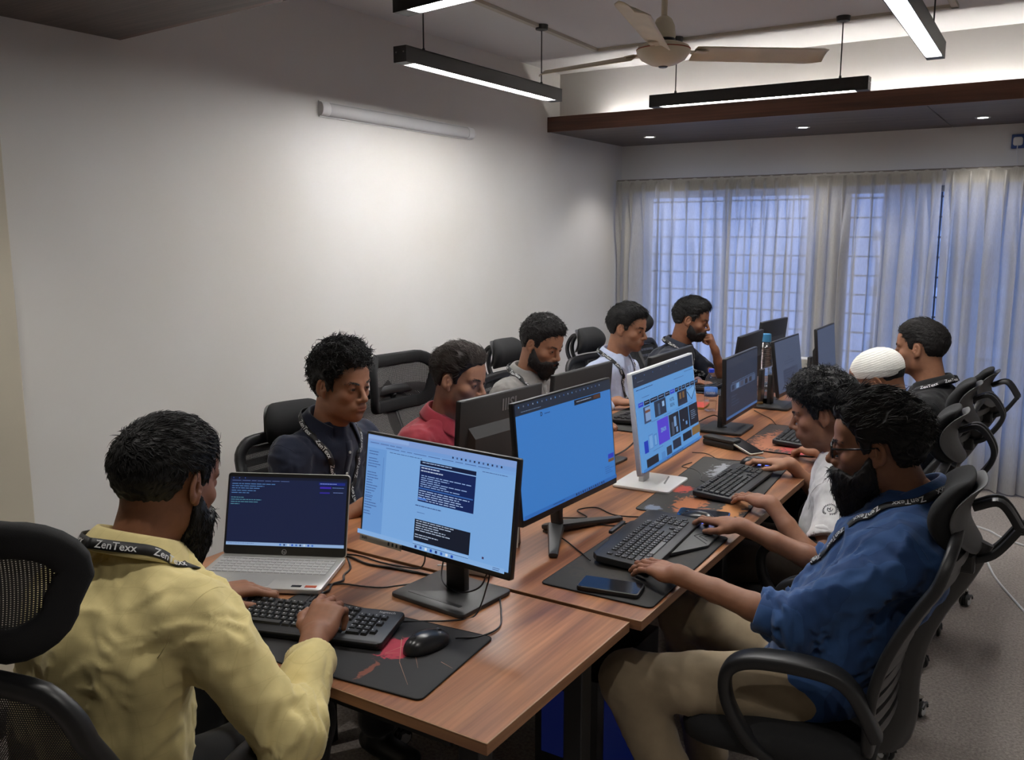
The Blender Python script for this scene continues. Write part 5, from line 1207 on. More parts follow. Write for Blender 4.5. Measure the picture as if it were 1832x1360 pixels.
def build_head(c):
    """head in its own frame: +y is where the face looks, origin between the ears"""
    s = SDF(); w = c.get('face_w', 1.0)
    s.ell((0, -.015, .036), (.075, .097, .088), 0)
    s.ell((0, .028, -.028), (.061 * w, .064, .088), .035)
    s.ell((0, .040, -.074), (.046 * w, .046, .034), .03)
    s.ell((0, .076, -.094), (.020 * w, .016, .016), .022)
    s.ell((.050 * w, .012, -.058), (.014, .03, .026), .03); s.ell((-.050 * w, .012, -.058), (.014, .03, .026), .03)
    s.ell((0, .070, .050), (.050, .024, .036), .03)                              # forehead
    for x in (-1, 1):
        s.cap((x * .012, .093, .022), (x * .046, .076, .023), .0085, .0075, .014) # brow
        s.ell((x * .044 * w, .062, -.020), (.019, .018, .016), .022)              # cheekbone
        s.ell((x * .031, .106, .004), (.0165, .0165, .0125), .012, sub=True)      # socket
        s.ell((x * .031, .0815, .004), (.0142, .0142, .0136), .004)               # lids
        s.ell((x * .031, .0975, .001 if c.get('eyes_down', True) else .0035), (.0125, .010, .0020 if c.get('eyes_down', True) else .0034), .0015, sub=True)
    s.cap((0, .090, .014), (0, .113, -.026), .0075, .0095, .010)                  # nose
    s.ell((0, .112, -.030), (.0105, .0105, .0092), .008)
    for x in (-1, 1):
        s.ell((x * .0125, .1005, -.034), (.0075, .0095, .0075), .006)
        s.ell((x * .0065, .107, -.0415), (.0032, .0045, .003), .002, sub=True)
    s.ell((0, .088, -.060), (.028, .018, .020), .016)                             # muzzle
    s.cap((-.017, .0955, -.0575), (.017, .0955, -.0575), .0045, .0045, .006); s.ell((0, .100, -.0575), (.016, .0055, .0045), .005)
    s.ell((0, .0985, -.0680), (.0165, .0065, .0058), .006)
    s.cap((-.021, .1045, -.0625), (.021, .1045, -.0625), .0016, .0016, .003, sub=True)
    s.ell((0, .104, -.079), (.018, .010, .006), .008, sub=True)
    # ears
    for x in (-1, 1):
        R = rotz(x * .38) @ rotx(-.12)
        s.ell((x * .0800, -.006, .000), (.0070, .0190, .0315), .005, R)
        s.ell((x * .0880, -.002, .005), (.0095, .0115, .0200), .003, R, sub=True); s.ell((x * .0830, -.001, .004), (.0035, .0035, .0110), .003, R)
        s.cap((x * .0800, .004, -.012), (x * .0765, .003, -.030), .006, .0065, .004)
        s.ell((x * .0770, .012, -.004), (.004, .005, .008), .004)
    nk = c.get('neck', (0, -.055, -.20)); nw = c.get('neck_w', 1.0)
    s.ecap((0, -.030, -.045), nk, (.054 * nw, .058 * nw), (.060 * nw, .062 * nw), (1, 0, 0), .03)
    s.ell((0, .012, -.118), (.014, .016, .018), .03)
    V, Q = s.mesh(c.get('vox', .003))
    base = np.array(c['skin']); C = np.repeat(base[None], len(V), 0)
    def blend(m, col): C[:] = C * (1 - m[:, None]) + np.array(col) * m[:, None]
    ss = lambda a, b, x: np.clip((x - a) / (b - a), 0, 1)
    blot = vnoise(V, 45, 3) * .5 + .5
    C *= (0.93 + .14 * blot)[:, None]
    front = ss(.075, .09, V[:, 1])
    lip = np.exp(-(((V[:, 0]) / .019) ** 4 + ((V[:, 2] + .0625) / .0095) ** 4)) * ss(.092, .098, V[:, 1]); blend(lip * .75, base * np.array([.72, .50, .52]))
    blend(np.exp(-((np.abs(V[:, 0]) - .031) ** 2 / .00025 + (V[:, 2] + .002) ** 2 / .00016)) * front * .45, base * .5)      # dark circles
    st = c.get('stubble', 0)
    if st:
        jaw = ss(.0, -.03, V[:, 2] - np.interp(V[:, 1], [.0, .05, .09], [.0, -.012, -.030])) * ss(.012, .03, V[:, 1]) * ss(-.150, -.115, V[:, 2]) * (1 - lip)
        must = np.exp(-((V[:, 0] / .027) ** 4 + ((V[:, 2] + .049) / .0075) ** 2)) * front
        blend(np.clip(np.maximum(jaw, must), 0, 1) * st, (.018, .014, .013))
    blend(np.exp(-(((V[:, 0]) / .0045) ** 2 + ((V[:, 2] + .042) / .002) ** 2)) * front * 0, (0, 0, 0))
    for x in (-1, 1):                                                                # eyelash line
        blend(np.exp(-(((V[:, 0] - x * .031) / .013) ** 4 + ((V[:, 2] - .005) / .0028) ** 2)) * ss(.086, .09, V[:, 1]) * .8, (.02, .014, .012))
    return s, V, Q, C

def hair_sdf(c):
    h = SDF(); t, sd, bk = c.get('top', .020), c.get('side', .008), c.get('back', .010)
    h.ell((0, -.017, .036), (.075 + sd, .098 + bk, .088 + t * .6), 0)
    h.ell((0, .010, .082), (.058 + sd * .6, .075, .040 + t), .03)
    if c.get('front'): h.ell((c.get('part', 0) * .02, .046, .096), (.054, .036, c['front']), .03)
    low, peak = c.get('low', 0), c.get('peak', 0)
    h.p.append((lambda P: (P[..., 2] - hairline(P[..., 1] + np.abs(P[..., 0]) * .12, low, peak)) * .75, A(-1, -1, -1), A(1, 1, 1), .016, True))
    amp, fr = c.get('wave', (.004, 55))
    def disp(P):
        Q = P.copy(); Q[..., 1] *= .55
        return -amp * fold_noise(Q, fr, c.get('seed', 1)) - amp * .5 * vnoise(Q, fr * 2.3, 9)
    h.disp = disp
    return h

def build_hair(c):
    h = hair_sdf(c); V, Q = h.mesh(c.get('vox', .0042)); N = vnormals(V, Q)
    rs = np.random.RandomState(c.get('seed', 1))
    w = np.clip((V[:, 2] + .02) / .06, .22, 1); ok = np.argwhere((rs.rand(len(V)) < w) & (N[:, 2] > -.55) & (V[:, 2] - hairline(V[:, 1]) > .008)).ravel()
    pick = rs.choice(ok, size=min(c.get('n', 2600), len(ok)), replace=False)
    P, n = V[pick], N[pick]; st = c.get('comb', 'back')
    crown = A(0, -.05, .13)
    if st == 'back': D = A(.25 * c.get('part', 0), -1, .35) + (P - crown) * 2.0
    elif st == 'front': D = A(.6 * c.get('part', 0), .9, 0) + (P - crown) * 4.0
    elif st == 'side': D = A(c.get('part', 1) * 1.0, .15, .1) + (P - crown) * 5.0
    else: D = (P - crown) * 8
    sidew = np.clip((.06 - P[:, 2]) / .05, 0, 1)[:, None]
    D = D * (1 - sidew) + A(0, -.55, -1.0) * sidew + rs.randn(len(P), 3) * c.get('mess', .15)
    L = c.get('len', .03); lens = L * (1 - .65 * sidew[:, 0])
    TV, TQ = tufts(P, n, D, 1.0 * lens, c.get('tw', .0014), c.get('curl', 0), seed=c.get('seed', 1), lift=c.get('lift', .10), seg=c.get('seg', 4))
    return merge([(V, Q), (TV, TQ)])[:2]

def build_beard(c, kind):
    """kind: short, full, long"""
    th = dict(short=.004, full=.010, long=.012)[kind]
    b = SDF()
    b.ell((0, .028, -.028), (.061 + th, .062 + th, .088 + th), 0); b.ell((0, .040, -.074), (.046 + th, .050 + th, .034 + th), .03); b.ell((0, .076, -.094), (.020 + th, .018 + th, .016 + th), .02)
    b.ell((.050, .012, -.058), (.014 + th, .03 + th, .026 + th), .03); b.ell((-.050, .012, -.058), (.014 + th, .03 + th, .026 + th), .03)
    b.ell((0, .088, -.060), (.030 + th * .3, .018 + th, .022), .012)
    if kind == 'full': b.ell((0, .070, -.118), (.036, .030, .030), .02)
    if kind == 'long':
        b.ell((0, .066, -.120), (.048, .038, .042), .03); b.ell((0, .062, -.168), (.036, .030, .046), .03)
    # cheek line, mouth and the front of the neck stay free
    b.p.append((lambda P: -(P[..., 2] - np.interp(P[..., 1], [-.05, .010, .035, .060, .085, .1, .13], [-.02, .004, -.034, -.062, -.050, -.046, -.046])) * .8, A(-1, -1, -1), A(1, 1, 1), .014, True))
    b.p.append((lambda P: (P[..., 1] - np.interp(P[..., 2], [-.25, -.13, -.09, -.05, .02], [.0, .005, .002, .004, .012])) * .9, A(-1, -1, -1), A(1, 1, 1), .004, True))
    b.ell((0, .112, -.0630), (.021, .022, .0085), .003, sub=True)
    b.disp = lambda P: -.0022 * fold_noise(P * A(1, 1, .4), 90, 4) - .001 * vnoise(P, 200, 2)
    V, Q = b.mesh(max(c.get('vox', .0035), .0038)); N = vnormals(V, Q)
    rs = np.random.RandomState(5); n = dict(short=700, full=1200, long=2100)[kind]
    pick = rs.choice(len(V), size=min(n, len(V)), replace=False); P, nn = V[pick], N[pick]
    D = A(0, .15, -1) + nn * .2 + rs.randn(len(P), 3) * .2
    L = dict(short=.007, full=.016, long=.026)[kind] * np.clip((-.02 - P[:, 2]) / .05, .3, 1.2)
    TV, TQ = tufts(P, nn, D, L, .0009, .002, seg=3, seed=3, lift=.12)
    return merge([(V, Q), (TV, TQ)])[:2]

def build_brows(c):
    P = []; D = []
    rs = np.random.RandomState(2)
    for x in (-1, 1):
        for i in range(c.get('brow_n', 60)):
            t = rs.rand(); P.append((x * (.012 + .038 * t), .1015 - .024 * t ** 1.7, .021 + .006 * math.sin(t * 2.3) + (rs.rand() - .5) * .006 * (1 - .5 * t))); D.append((x, -.3, .25 - .6 * t))
    P = np.array(P); D = np.array(D, float); N = np.repeat(A(0, 1, .15)[None], len(P), 0); N[:, 0] = P[:, 0] * 9; N /= np.linalg.norm(N, axis=1, keepdims=True)
    return tufts(P, N, D, .011, .0011, 0, seg=3, seed=1, lift=.15)

def build_eyes(c):
    parts = []
    gz = c.get('gaze', (0, -.25)); d = nrm((gz[0], 1, gz[1]))
    for x in (-1, 1):
        n, m = 16, 12; V = []
        for i in range(m + 1):
            for j in range(n):
                a = PI * i / m; V.append((math.sin(a) * math.cos(2 * PI * j / n), math.sin(a) * math.sin(2 * PI * j / n), math.cos(a)))
        V = np.array(V); Q = np.array([(i * n + j, (i + 1) * n + j, (i + 1) * n + (j + 1) % n, i * n + (j + 1) % n) for i in range(m) for j in range(n)])
        # poles look along the gaze
        ax = nrm(np.cross((0, 0, 1), d)); up = np.cross(d, ax); V = V @ np.array([ax, up, d])
        f = V @ d; C = np.where((f > .80)[:, None], np.array([[.02, .010, .006]]), np.array([[.36, .32, .30]]))
        parts.append((V * .0128 + A(x * .031, .0815, .004), Q, C))
    return merge(parts)

HAND = {'type': ((18, 42, 25), (22, 45, 25), (25, 45, 25), (28, 42, 22)), 'mouse': ((4, 30, 18), (4, 30, 18), (12, 38, 20), (18, 40, 22)),
        'flat': ((6, 14, 8), (6, 14, 8), (8, 16, 8), (10, 18, 10)), 'fist': ((68, 88, 50), (72, 92, 55), (76, 94, 55), (78, 92, 55)),
        'curl': ((30, 55, 35), (36, 60, 35), (42, 62, 38), (46, 60, 38))}
def hand_sdf(s, O, Y, Z, side, pose, scale=1.0):
    """O wrist, Y towards the fingers, Z out of the back of the hand, side +1 left hand / -1 right hand (where the thumb lies on x)"""
    Y = nrm(Y); Z = np.array(Z, float); Z = nrm(Z - Y * (Z @ Y)); X = np.cross(Y, Z)
    def W(x, y, z): return O + (X * (x * side) + Y * y + Z * z) * scale
    kx = (.027, .009, -.010, -.027); ky = (.090, .094, .089, .079)
    ln = ((.044, .026, .021), (.049, .030, .022), (.045, .028, .021), (.035, .020, .019)); rr = (.0088, .0090, .0086, .0077)
    s.ecap(W(.003, .012, -.001), W(0, .075, 0), np.array((.029, .0145)) * scale, np.array((.037, .0125)) * scale, X, .012 * scale)
    s.ell(W(.026, .034, -.010), np.array((.016, .016, .024)) * scale, .012, np.array([X, Z, Y]).T)
    s.ell(W(-.024, .036, -.008), np.array((.013, .013, .030)) * scale, .012, np.array([X, Z, Y]).T)
    tips = []
    for i in range(4):
        k = W(kx[i], ky[i], -.001); s.cap(W(kx[i] * .55, .022, 0), k, .0105 * scale, .0100 * scale, .008)
        a = 0; p = np.array((kx[i], ky[i], -.001)); sp = (kx[i]) * 2.2
        for j in range(3):
            a += math.radians(HAND[pose][i][j]); d = nrm((sp * (1 if j == 0 else .6), math.cos(a), -math.sin(a)))
            q = p + d * ln[i][j]; s.cap(W(*p), W(*q), rr[i] * (1 - .07 * j) * scale, rr[i] * (.93 - .08 * j) * scale, .0035)
            if j < 2: s.ell(W(*(q + np.array((0, 0, .0012)))), np.array((rr[i] * 1.0,) * 3) * scale, .004)
            p = q
        tips.append((W(*p), (X * 0 + Z * math.cos(a) + Y * math.sin(a))))
    th = {'fist': [(.022, .020, -.010), (.038, .045, -.026), (.028, .070, -.040), (.010, .082, -.042)], 'mouse': [(.022, .018, -.008), (.043, .046, -.016), (.052, .074, -.022), (.050, .098, -.028)]}.get(pose,
         [(.022, .018, -.008), (.045, .045, -.018), (.054, .072, -.024), (.050, .095, -.030)])
    for j in range(3): s.cap(W(*th[j]), W(*th[j + 1]), (.0125, .0105, .0095)[j] * scale, (.0105, .0095, .0080)[j] * scale, .006)
    tips.append((W(*th[3]), X * side * .6 + Z * .8))
    return tips

def collar_grid(Nc, Rt, rx, ry, op=.42, h0=.030, drop=.042, pts=.026):
    """folded shirt collar round the neck; Rt columns = right, forward, up of the neck"""
    mb = MB()
    def fn(u, v):
        ph = (u - .5) * 2 * (PI - op); f = abs(u - .5) * 2          # 0 back .. 1 front edge
        if v < .45:
            t = v / .45; r = 1.0 + .02 * t; h = -.012 + (h0 + .012) * t; ex = 0
        else:
            t = (v - .45) / .55; r = 1.05 + .26 * t + .16 * t * f ** 3; h = h0 - (drop + pts * f ** 4) * t + .004 * math.sin(PI * t); ex = .010 * t
        fr = -.030 * f ** 2.2
        x = math.sin(ph) * (rx * r + ex); y = -math.cos(ph) * (ry * r + ex) + .004
        if f > .7: y += (f - .7) * .03
        p = Nc + Rt @ A(x, y, h + fr)
        return tuple(p)
    mb.grid(fn, 40, 12)
    return mb

def ribbon(path, nrms, width, off=0.0):
    V = []; n = len(path)
    for i in range(n):
        t = nrm(path[min(i + 1, n - 1)] - path[max(i - 1, 0)]); b = nrm(np.cross(t, nrms[i])); 
        for sgn in (-1, 1): V.append(path[i] + b * sgn * width / 2 + nrms[i] * off)
    Q = [(2 * i, 2 * i + 1, 2 * i + 3, 2 * i + 2) for i in range(n - 1)]
    return np.array(V), Q
def resample(P, step):
    P = np.array(P); d = np.concatenate([[0], np.cumsum(np.linalg.norm(np.diff(P, axis=0), axis=1))]); n = max(2, int(d[-1] / step) + 1)
    t = np.linspace(0, d[-1], n); return np.stack([np.interp(t, d, P[:, k]) for k in range(3)], 1)

def two_bone(S, T, l1, l2, hint):
    d = T - S; L = np.linalg.norm(d); L = min(L, (l1 + l2) * .998); u = d / np.linalg.norm(d); T = S + u * L
    a = (l1 * l1 - l2 * l2 + L * L) / (2 * L); h = math.sqrt(max(l1 * l1 - a * a, 1e-6)); hv = np.array(hint, float); hv = nrm(hv - u * (hv @ u))
    return S + u * a + hv * h, T

def person(label, c):
    """c: loc (hips over the floor), face (deg, world direction the hips face), head (world), look (deg world, pitch), arms ..."""
    ox, oy = c['loc']; rz = math.radians(c['face'] - 90); R = rotz(rz); Ri = R.T
    O = A(ox, oy, 0)
    loc = lambda p: Ri @ (np.array(p, float) - O)                 # world -> local
    vec = lambda v: Ri @ np.array(v, float)
    g = c.get('girth', 1.0); sw = c.get('shoulder', .168)
    Hd = loc(c['head']); ly, lp, lr = math.radians(c['look'][0]) - math.radians(c['face']), math.radians(c['look'][1]), math.radians(c['look'][2] if len(c['look']) > 2 else 0)
    hs = c.get('hscale', 1.0)
    RH = rotz(ly) @ rotx(lp) @ roty(lr)
    hipz = c.get('hipz', .535); H = A(0, 0, hipz)
    tw = ly * .25 + math.radians(c.get('twist', 0)); RT = rotz(tw)
    N = Hd + RH @ A(0, -.050, -.120) * hs * .5 + A(0, -.052, -.120) * .5 + A(0, -.012, -.036)
    N = N + np.array(c.get('neckoff', (0, 0, 0)))
    ax = nrm(N - H); bk = c.get('slump', .03)
    Wa = H + (N - H) * .36 + A(0, -bk * .8, 0); Ch = H + (N - H) * .70 + A(0, -bk, 0)
    Xr = RT @ A(1, 0, 0); fw = RT @ A(0, 1, 0)
    # ---- shirt
    sh = SDF(); belly = c.get('belly', 0.0)
    sh.ecap(H + A(0, -.01, -.035), Wa, (.172 * g, .128 * g), (.160 * g, .120 * g), A(1, 0, 0), .05)
    if belly: sh.ell(Wa + fw * (.045 + belly) + A(0, 0, -.04), (.13 * g, .09 * g, .11), .06)
    sh.ecap(Wa, Ch, (.160 * g, .120 * g), (.172 * g, .118 * g), Xr, .05)
    sh.ecap(Ch, N + A(0, 0, -.075), (.172 * g, .118 * g), (.115 * g, .085 * g), Xr, .05)
    sh.ecap(N + A(0, 0, -.09), N + A(0, .004, -.022), (.085 * g, .075), (.056, .060), Xr, .045)
    S = {}; arms = []
    for sd in (1, -1):
        off = np.array(c.get('shoff', {}).get(sd, (0, 0, 0)), float)
        S[sd] = N + Xr * sw * sd + RT @ A(0, -.012, -.088) + RT @ off
    sh.cap(S[1] - Xr * .045, S[-1] + Xr * .045, .054 * g, .054 * g, .06)
    skin = SDF()
    out = []; sleeves = []
    for sd in (1, -1):
        a = c['arms'][sd]; T = loc(a['wrist']); E, T = two_bone(S[sd], T, c.get('ua', .295), c.get('fa', .262), vec(a.get('hint', R @ A(sd * .5, -.5, -1))))
        arms.append((sd, S[sd], E, T, a))
        sl = a.get('sleeve', .92); ag = c.get('arm_g', 1.0)
        if sl > 0:
            sh.cap(S[sd], E, .058 * ag, .048 * ag, .045); e2 = E + (T - E) * sl
            sh.cap(E, e2, .048 * ag, (.048 - .012 * sl) * ag, .03)
        else:
            e2 = S[sd] + (E - S[sd]) * (1 + sl); sh.cap(S[sd], e2, .062 * ag, .058 * ag, .045); 
        d = nrm(T - E) if sl > 0 else nrm(E - S[sd])
        sh.cut(d, d @ e2, .003, c=e2 + d * .060, rad=.085)
        sleeves.append((e2, d, ((.048 - .012 * sl) if sl > 0 else .059) * ag))
    fs, fa = c.get('fold', 1.5), c.get('seed', 1)
    elb = [x[2] for x in arms]; armp = [nrm(np.cross(x[3] - x[2], x[2] - x[1]) + 1e-6) for x in arms]
    def disp(P):
        d = -.0055 * fs * fold_noise(P, 11, fa, (1.0, 1.0, .55)) - .0028 * fs * fold_noise(P + vnoise(P, 6, 2)[..., None] * .05, 24, fa + 3, (1.2, 1.0, 1.0)) - .0010 * vnoise(P, 70, fa)
        for (sd, s0, E, T, a) in arms:
            u = nrm(T - s0); q = np.sqrt(((P - E) ** 2).sum(-1)); t = (P - E) @ u
            d = d - .0045 * fs * np.exp(-(q / .085) ** 2) * np.sin(t * 2 * PI / .030 + 3.5 * vnoise(P, 18, fa + sd))
        return np.minimum(d - .0015, .0030)
    sh.disp = disp
    V, Q = sh.mesh(c.get('svox', .008)); 
    root = None
    # ---- body: head, neck, trunk, arms and hands in one mesh
    hsdf, hv, hq, hc = build_head(dict(c, neck=tuple((RH.T @ (N + A(0, 0, -.035) - Hd)) / hs)))
    toW = lambda v: Hd + (v * hs) @ RH.T
    parts = [(toW(hv), hq, hc)]
    trunk = SDF(); trunk.ecap(H, Ch, (.13 * g, .09 * g), (.14 * g, .09 * g), Xr, .04).ecap(Ch, N + A(0, 0, -.06), (.14 * g, .09 * g), (.075, .062), Xr, .04).cap(N + A(0, 0, -.1), N + A(0, 0, .01), .05, .05, .03).cap(S[1], S[-1], .04, .04, .03)
    for (sd, s0, E, T, a) in arms: trunk.cap(s0, E, .040, .036, .02)
    hip = {sd: H + A(sd * .092, .01, -.005) for sd in (1, -1)}
    legs = []
    for sd in (1, -1):
        kn, an = c['legs'][sd]; kn = loc(kn); an = loc(an); legs.append((sd, hip[sd], kn, an))
        trunk.cap(hip[sd], kn, .065, .045, .03).cap(kn, an, .045, .032, .02)
    tv, tq = trunk.mesh(.02); parts.append((tv, tq, np.repeat(np.array(c['skin'])[None], len(tv), 0)))
    for (sd, s0, E, T, a) in arms:
        s = SDF(); fdir = nrm(T - E); hd = nrm(vec(a.get('hand', R @ fdir))); up = nrm(vec(a.get('up', (0, 0, 1))))
        hz = c.get('hand_s', 1.0)
        sl = max(a.get('sleeve', .92), 0); X_ = np.cross(fdir, up)
        def fr(t): return np.array((.0405, .0375)) * (1 - t) + np.array((.0275, .0215)) * hz * t if t > .3 else np.array((.0385, .0355)) + (np.array((.0366, .0327)) - np.array((.0385, .0355))) * t / .3
        if sl > .15: s.ecap(E, E + (T - E) * (sl - .1), (.026, .026), fr(sl - .1) * .78, X_, .01); t0 = sl - .1
        else: t0 = 0.0
        ts = [t0] + [t for t in (.33, .66) if t > t0 + .05] + [1.0]
        for t1, t2 in zip(ts[:-1], ts[1:]): s.ecap(E + (T - E) * t1, E + (T - E) * t2, fr(t1), fr(t2), X_, .012)
        if a.get('sleeve', .92) < 0: s.cap(E + (s0 - E) * .9, E, .046, .040, .02)
        s.cap(T - fdir * .01, T + hd * .012, .0225 * hz, .022 * hz, .015)
        tips = hand_sdf(s, T, hd, up, -sd, a.get('pose', 'type'), hz)
        v, q = s.mesh(max(c.get('vox', .003), .0034))
        cc = np.repeat(np.array(c['skin'])[None], len(v), 0) * c.get('hand_tone', 1.0) * (0.94 + .12 * (vnoise(v, 60, 3) * .5 + .5))[:, None]
        hn = (v - T) @ hd
        for (tp, tn) in tips:
            dd = v - tp - nrm(tn) * .006; m = np.exp(-((dd ** 2).sum(1) / .0055 ** 2) ** 2) * .55
            cc = cc * (1 - m[:, None]) + np.array(c['skin']) * np.array([1.5, 1.7, 1.8]) * m[:, None]
        parts.append((v, q, cc))
    bv, bq, bc = merge(parts)
    root = np_obj('person', bv, bq, 'skin', None, bc)
    root.location = (ox, oy, 0); root.rotation_euler = (0, 0, rz)
    tag(root, label, 'person', c.get('group'))
    shirt = np_obj('shirt', V, Q, c['shirt'], root)
    if c.get('shirt_label'): shirt['label'] = c['shirt_label']
    # ---- armhole and yoke seams
    if c.get('seams', True):
        for (sd, s0, E, T, a) in arms:
            nn0 = nrm(nrm(E - s0) * .6 + Xr * sd * .7); cc0 = s0 + nn0 * .012; u0 = nrm(np.cross(nn0, (0, 1, 0.2))); v0 = np.cross(nn0, u0)
            an = np.linspace(0, 2 * PI, 49)[:-1]; dirs = np.outer(np.cos(an), u0) + np.outer(np.sin(an), v0); rr_ = np.full(48, .05)
            for it in range(25): rr_ = np.clip(rr_ - sh.val(cc0 + dirs * rr_[:, None]) * .7, .02, .12)
            P_s = cc0 + dirs * (rr_ + .0003)[:, None]; ok = np.abs(sh.val(P_s)) < .004; up_ = P_s[:, 2] > s0[2] - .075
            run = [tuple(p) for p, k1, k2 in zip(P_s, ok, up_) if k1 and k2]
            if len(run) > 8:
                # keep the ring order, starting after the gap
                idx = [i for i in range(48) if ok[i] and up_[i]]; st_ = next((i for i in idx if (i - 1) % 48 not in idx), idx[0]); seq = []
                for j in range(48):
                    i = (st_ + j) % 48
                    if i in idx: seq.append(tuple(P_s[i]))
                    elif seq: break
                if len(seq) > 3: MB().tube(seq, .0012, 5).build('seam', c['shirt'], root, 180)
    # ---- cuffs
    for (e2, d, r) in sleeves:
        if c.get('cuff') is None: break
        x = nrm(np.cross(d, (0, 0, 1))); y = np.cross(d, x); mb = MB(); wd = c['cuff']
        vs = []; prof = [(.000, -wd), (.0055, -wd), (.0070, -wd * .5), (.0060, .001), (.0020, .003), (-.006, .001), (-.0075, -.012)]
        n = 28
        for (dr, t) in prof:
            for j in range(n):
                a_ = 2 * PI * j / n; rj = r + dr + .0012 * math.sin(3 * a_ + t * 90) + .0008 * math.sin(7 * a_)
                vs.append(e2 + d * t + (x * math.cos(a_) + y * math.sin(a_)) * rj)
        fs_ = [(i * n + j, i * n + (j + 1) % n, (i + 1) * n + (j + 1) % n, (i + 1) * n + j) for i in range(len(prof) - 1) for j in range(n)]
        mb.add(vs, fs_); cf = mb.build('cuff', c.get('cuff_mat', c['shirt']), root, 180)
    # ---- collar
    up = nrm(nrm(Hd + RH @ A(0, -.03, -.06) * hs - N) * .6 + A(0, .0, .6)); f2 = nrm(fw - up * (fw @ up)); r2 = np.cross(f2, up); Rt = np.stack([r2, f2, up], 1)
    Nc = N + A(0, 0, .014)
    nw = c.get('neck_w', 1.0)
    if c.get('collar', 'shirt') == 'shirt':
        co = collar_grid(Nc, Rt, .0655 * nw, .0685 * nw, c.get('open', .42)).build('collar', c.get('collar_mat', c['shirt']), root, 180, solid=.0032)
    # ---- front placket with buttons
    if c.get('buttons', True):
        pp = np.array([N + fw * .2 + A(0, 0, -.05 - .42 * i / 22) for i in range(23)])
        for it in range(14): pp = pp - fw * (sh.val(pp) - .0022)[:, None] * .8
        nn = [nrm(g_ * .5 + fw * .5) for g_ in sh.grad(pp)]
        pp = np.array(pp); pp[1:-1] = (pp[:-2] + pp[1:-1] * 2 + pp[2:]) / 4
        rv, rq = ribbon(pp, nn, .028); pl = np_obj('placket', rv, rq, c['shirt'], root); md = pl.modifiers.new('t', 'SOLIDIFY'); md.thickness = .003
        mb = MB()
        for i in range(2, 22, 4):
            z = nn[i]; x = nrm(np.cross((0, 0, 1), z)); y = np.cross(z, x); M = Matrix.Translation(pp[i] + z * .0018) @ Matrix(np.stack([x, y, z], 1)).to_4x4()
            mb.lathe([(0, .0015), (.0042, .0015), (.005, 0), (.005, -.002)], 12, M)
        mb.build('buttons', c.get('button_mat', 'button'), root, 40)
    # ---- lanyard
    if c.get('lanyard'):
        half = {}
        for sd in (1, -1):
            pts = [Nc + Rt @ A(0, -.102 * nw, .002), Nc + Rt @ A(sd * .050, -.087 * nw, .004), Nc + Rt @ A(sd * .094, -.028, -.002), Nc + Rt @ A(sd * .098, .030, -.032), N + Xr * sd * .082 + fw * .10 + A(0, 0, -.085), N + Xr * sd * .058 + fw * .15 + A(0, 0, -.19), N + Xr * sd * .022 + fw * .16 + A(0, 0, -.30), N + fw * .16 + A(0, 0, -.36)]
            pa = resample(spline(pts, 8), .008); nn = []
            tt = np.arange(len(pa)) / len(pa)
            for it in range(10):
                v0 = sh.val(pa); gr = sh.grad(pa); mv = (tt > .33) | (v0 < .0055)
                pa = pa - gr * (np.where(mv, v0 - .0055, 0) * .7)[:, None]
            for i, p in enumerate(pa):
                rad = nrm(p - (Nc + up * ((p - Nc) @ up)))
                wgt = np.clip((tt[i] - .12) / .25, 0, 1); nn.append(nrm(gr[i] * wgt + (rad + up * .35) * (1 - wgt)))
            for it in range(3): pa[1:-1] = (pa[:-2] + 2 * pa[1:-1] + pa[2:]) / 4
            half[sd] = (pa, nn)
        mbv = []; mbq = []; k = 0
        for sd in (1, -1):
            rv, rq = ribbon(half[sd][0], half[sd][1], .020); mbv.append(rv); mbq += [tuple(i + k for i in q) for q in rq]; k += len(rv)
        ld = np_obj('lanyard', np.concatenate(mbv), mbq, 'lanyard', root); md = ld.modifiers.new('t', 'SOLIDIFY'); md.thickness = .0016
        ld['label'] = 'black lanyard with white lettering'
        mb = MB()
        for sd in (1, -1):
            pa, nn = half[sd]; dist = np.concatenate([[0], np.cumsum(np.linalg.norm(np.diff(pa, axis=0), axis=1))]); s0 = .055
            while s0 < dist[-1] - .06:
                tv, tf = text_mesh('ZenTexx', .020, .012); vs = []
                for (x, y, z) in tv:
                    s_ = s0 + x * (-sd if c.get('flip') else sd) ; yy = (y - .0068) * (1 if not c.get('flip') else -1) 
                    i = int(np.clip(np.searchsorted(dist, s_) - 1, 0, len(pa) - 2)); t = (s_ - dist[i]) / (dist[i + 1] - dist[i]); p = pa[i] + (pa[i + 1] - pa[i]) * t; n_ = nrm(nn[i] * (1 - t) + nn[i + 1] * t)
                    tg = nrm(pa[i + 1] - pa[i]); b = nrm(np.cross(tg, n_)) * sd * -1
                    vs.append(p + b * yy + n_ * .0014)
                mb.add(vs, tf); s0 += .105
        lt = mb.build('lettering', 'white_print', None); lt.parent = ld; lt['kind'] = 'stuff'
    # ---- hair, beard, brows, eyes
    hm = c.get('hair_mat', 'hair_black')
    if c.get('hair'):
        v, q = build_hair(c['hair']); np_obj('hair', toW(v), q, hm, root)
    if c.get('beard'):
        v, q = build_beard(c, c['beard']); np_obj('beard', toW(v), q, hm, root)
    if c.get('face_parts', True):
        v, q = build_brows(c); np_obj('eyebrows', toW(v), q, hm, root)
        v, q, cc = build_eyes(c); np_obj('eyes', toW(v), q, 'eye', root, cc)
    # ---- trousers and shoes
    tr = SDF(); tr.ecap(H + A(-.06, -.005, -.02), H + A(.06, -.005, -.02), (.115 * g, .105), (.115 * g, .105), A(0, 1, 0), .03)
    for (sd, h, kn, an) in legs:
        tr.cap(h, kn, .088 * g, .068, .04).cap(kn, an + (kn - an) * .10, .068, .058, .025); d = nrm(an - kn); e2 = an + (kn - an) * .08
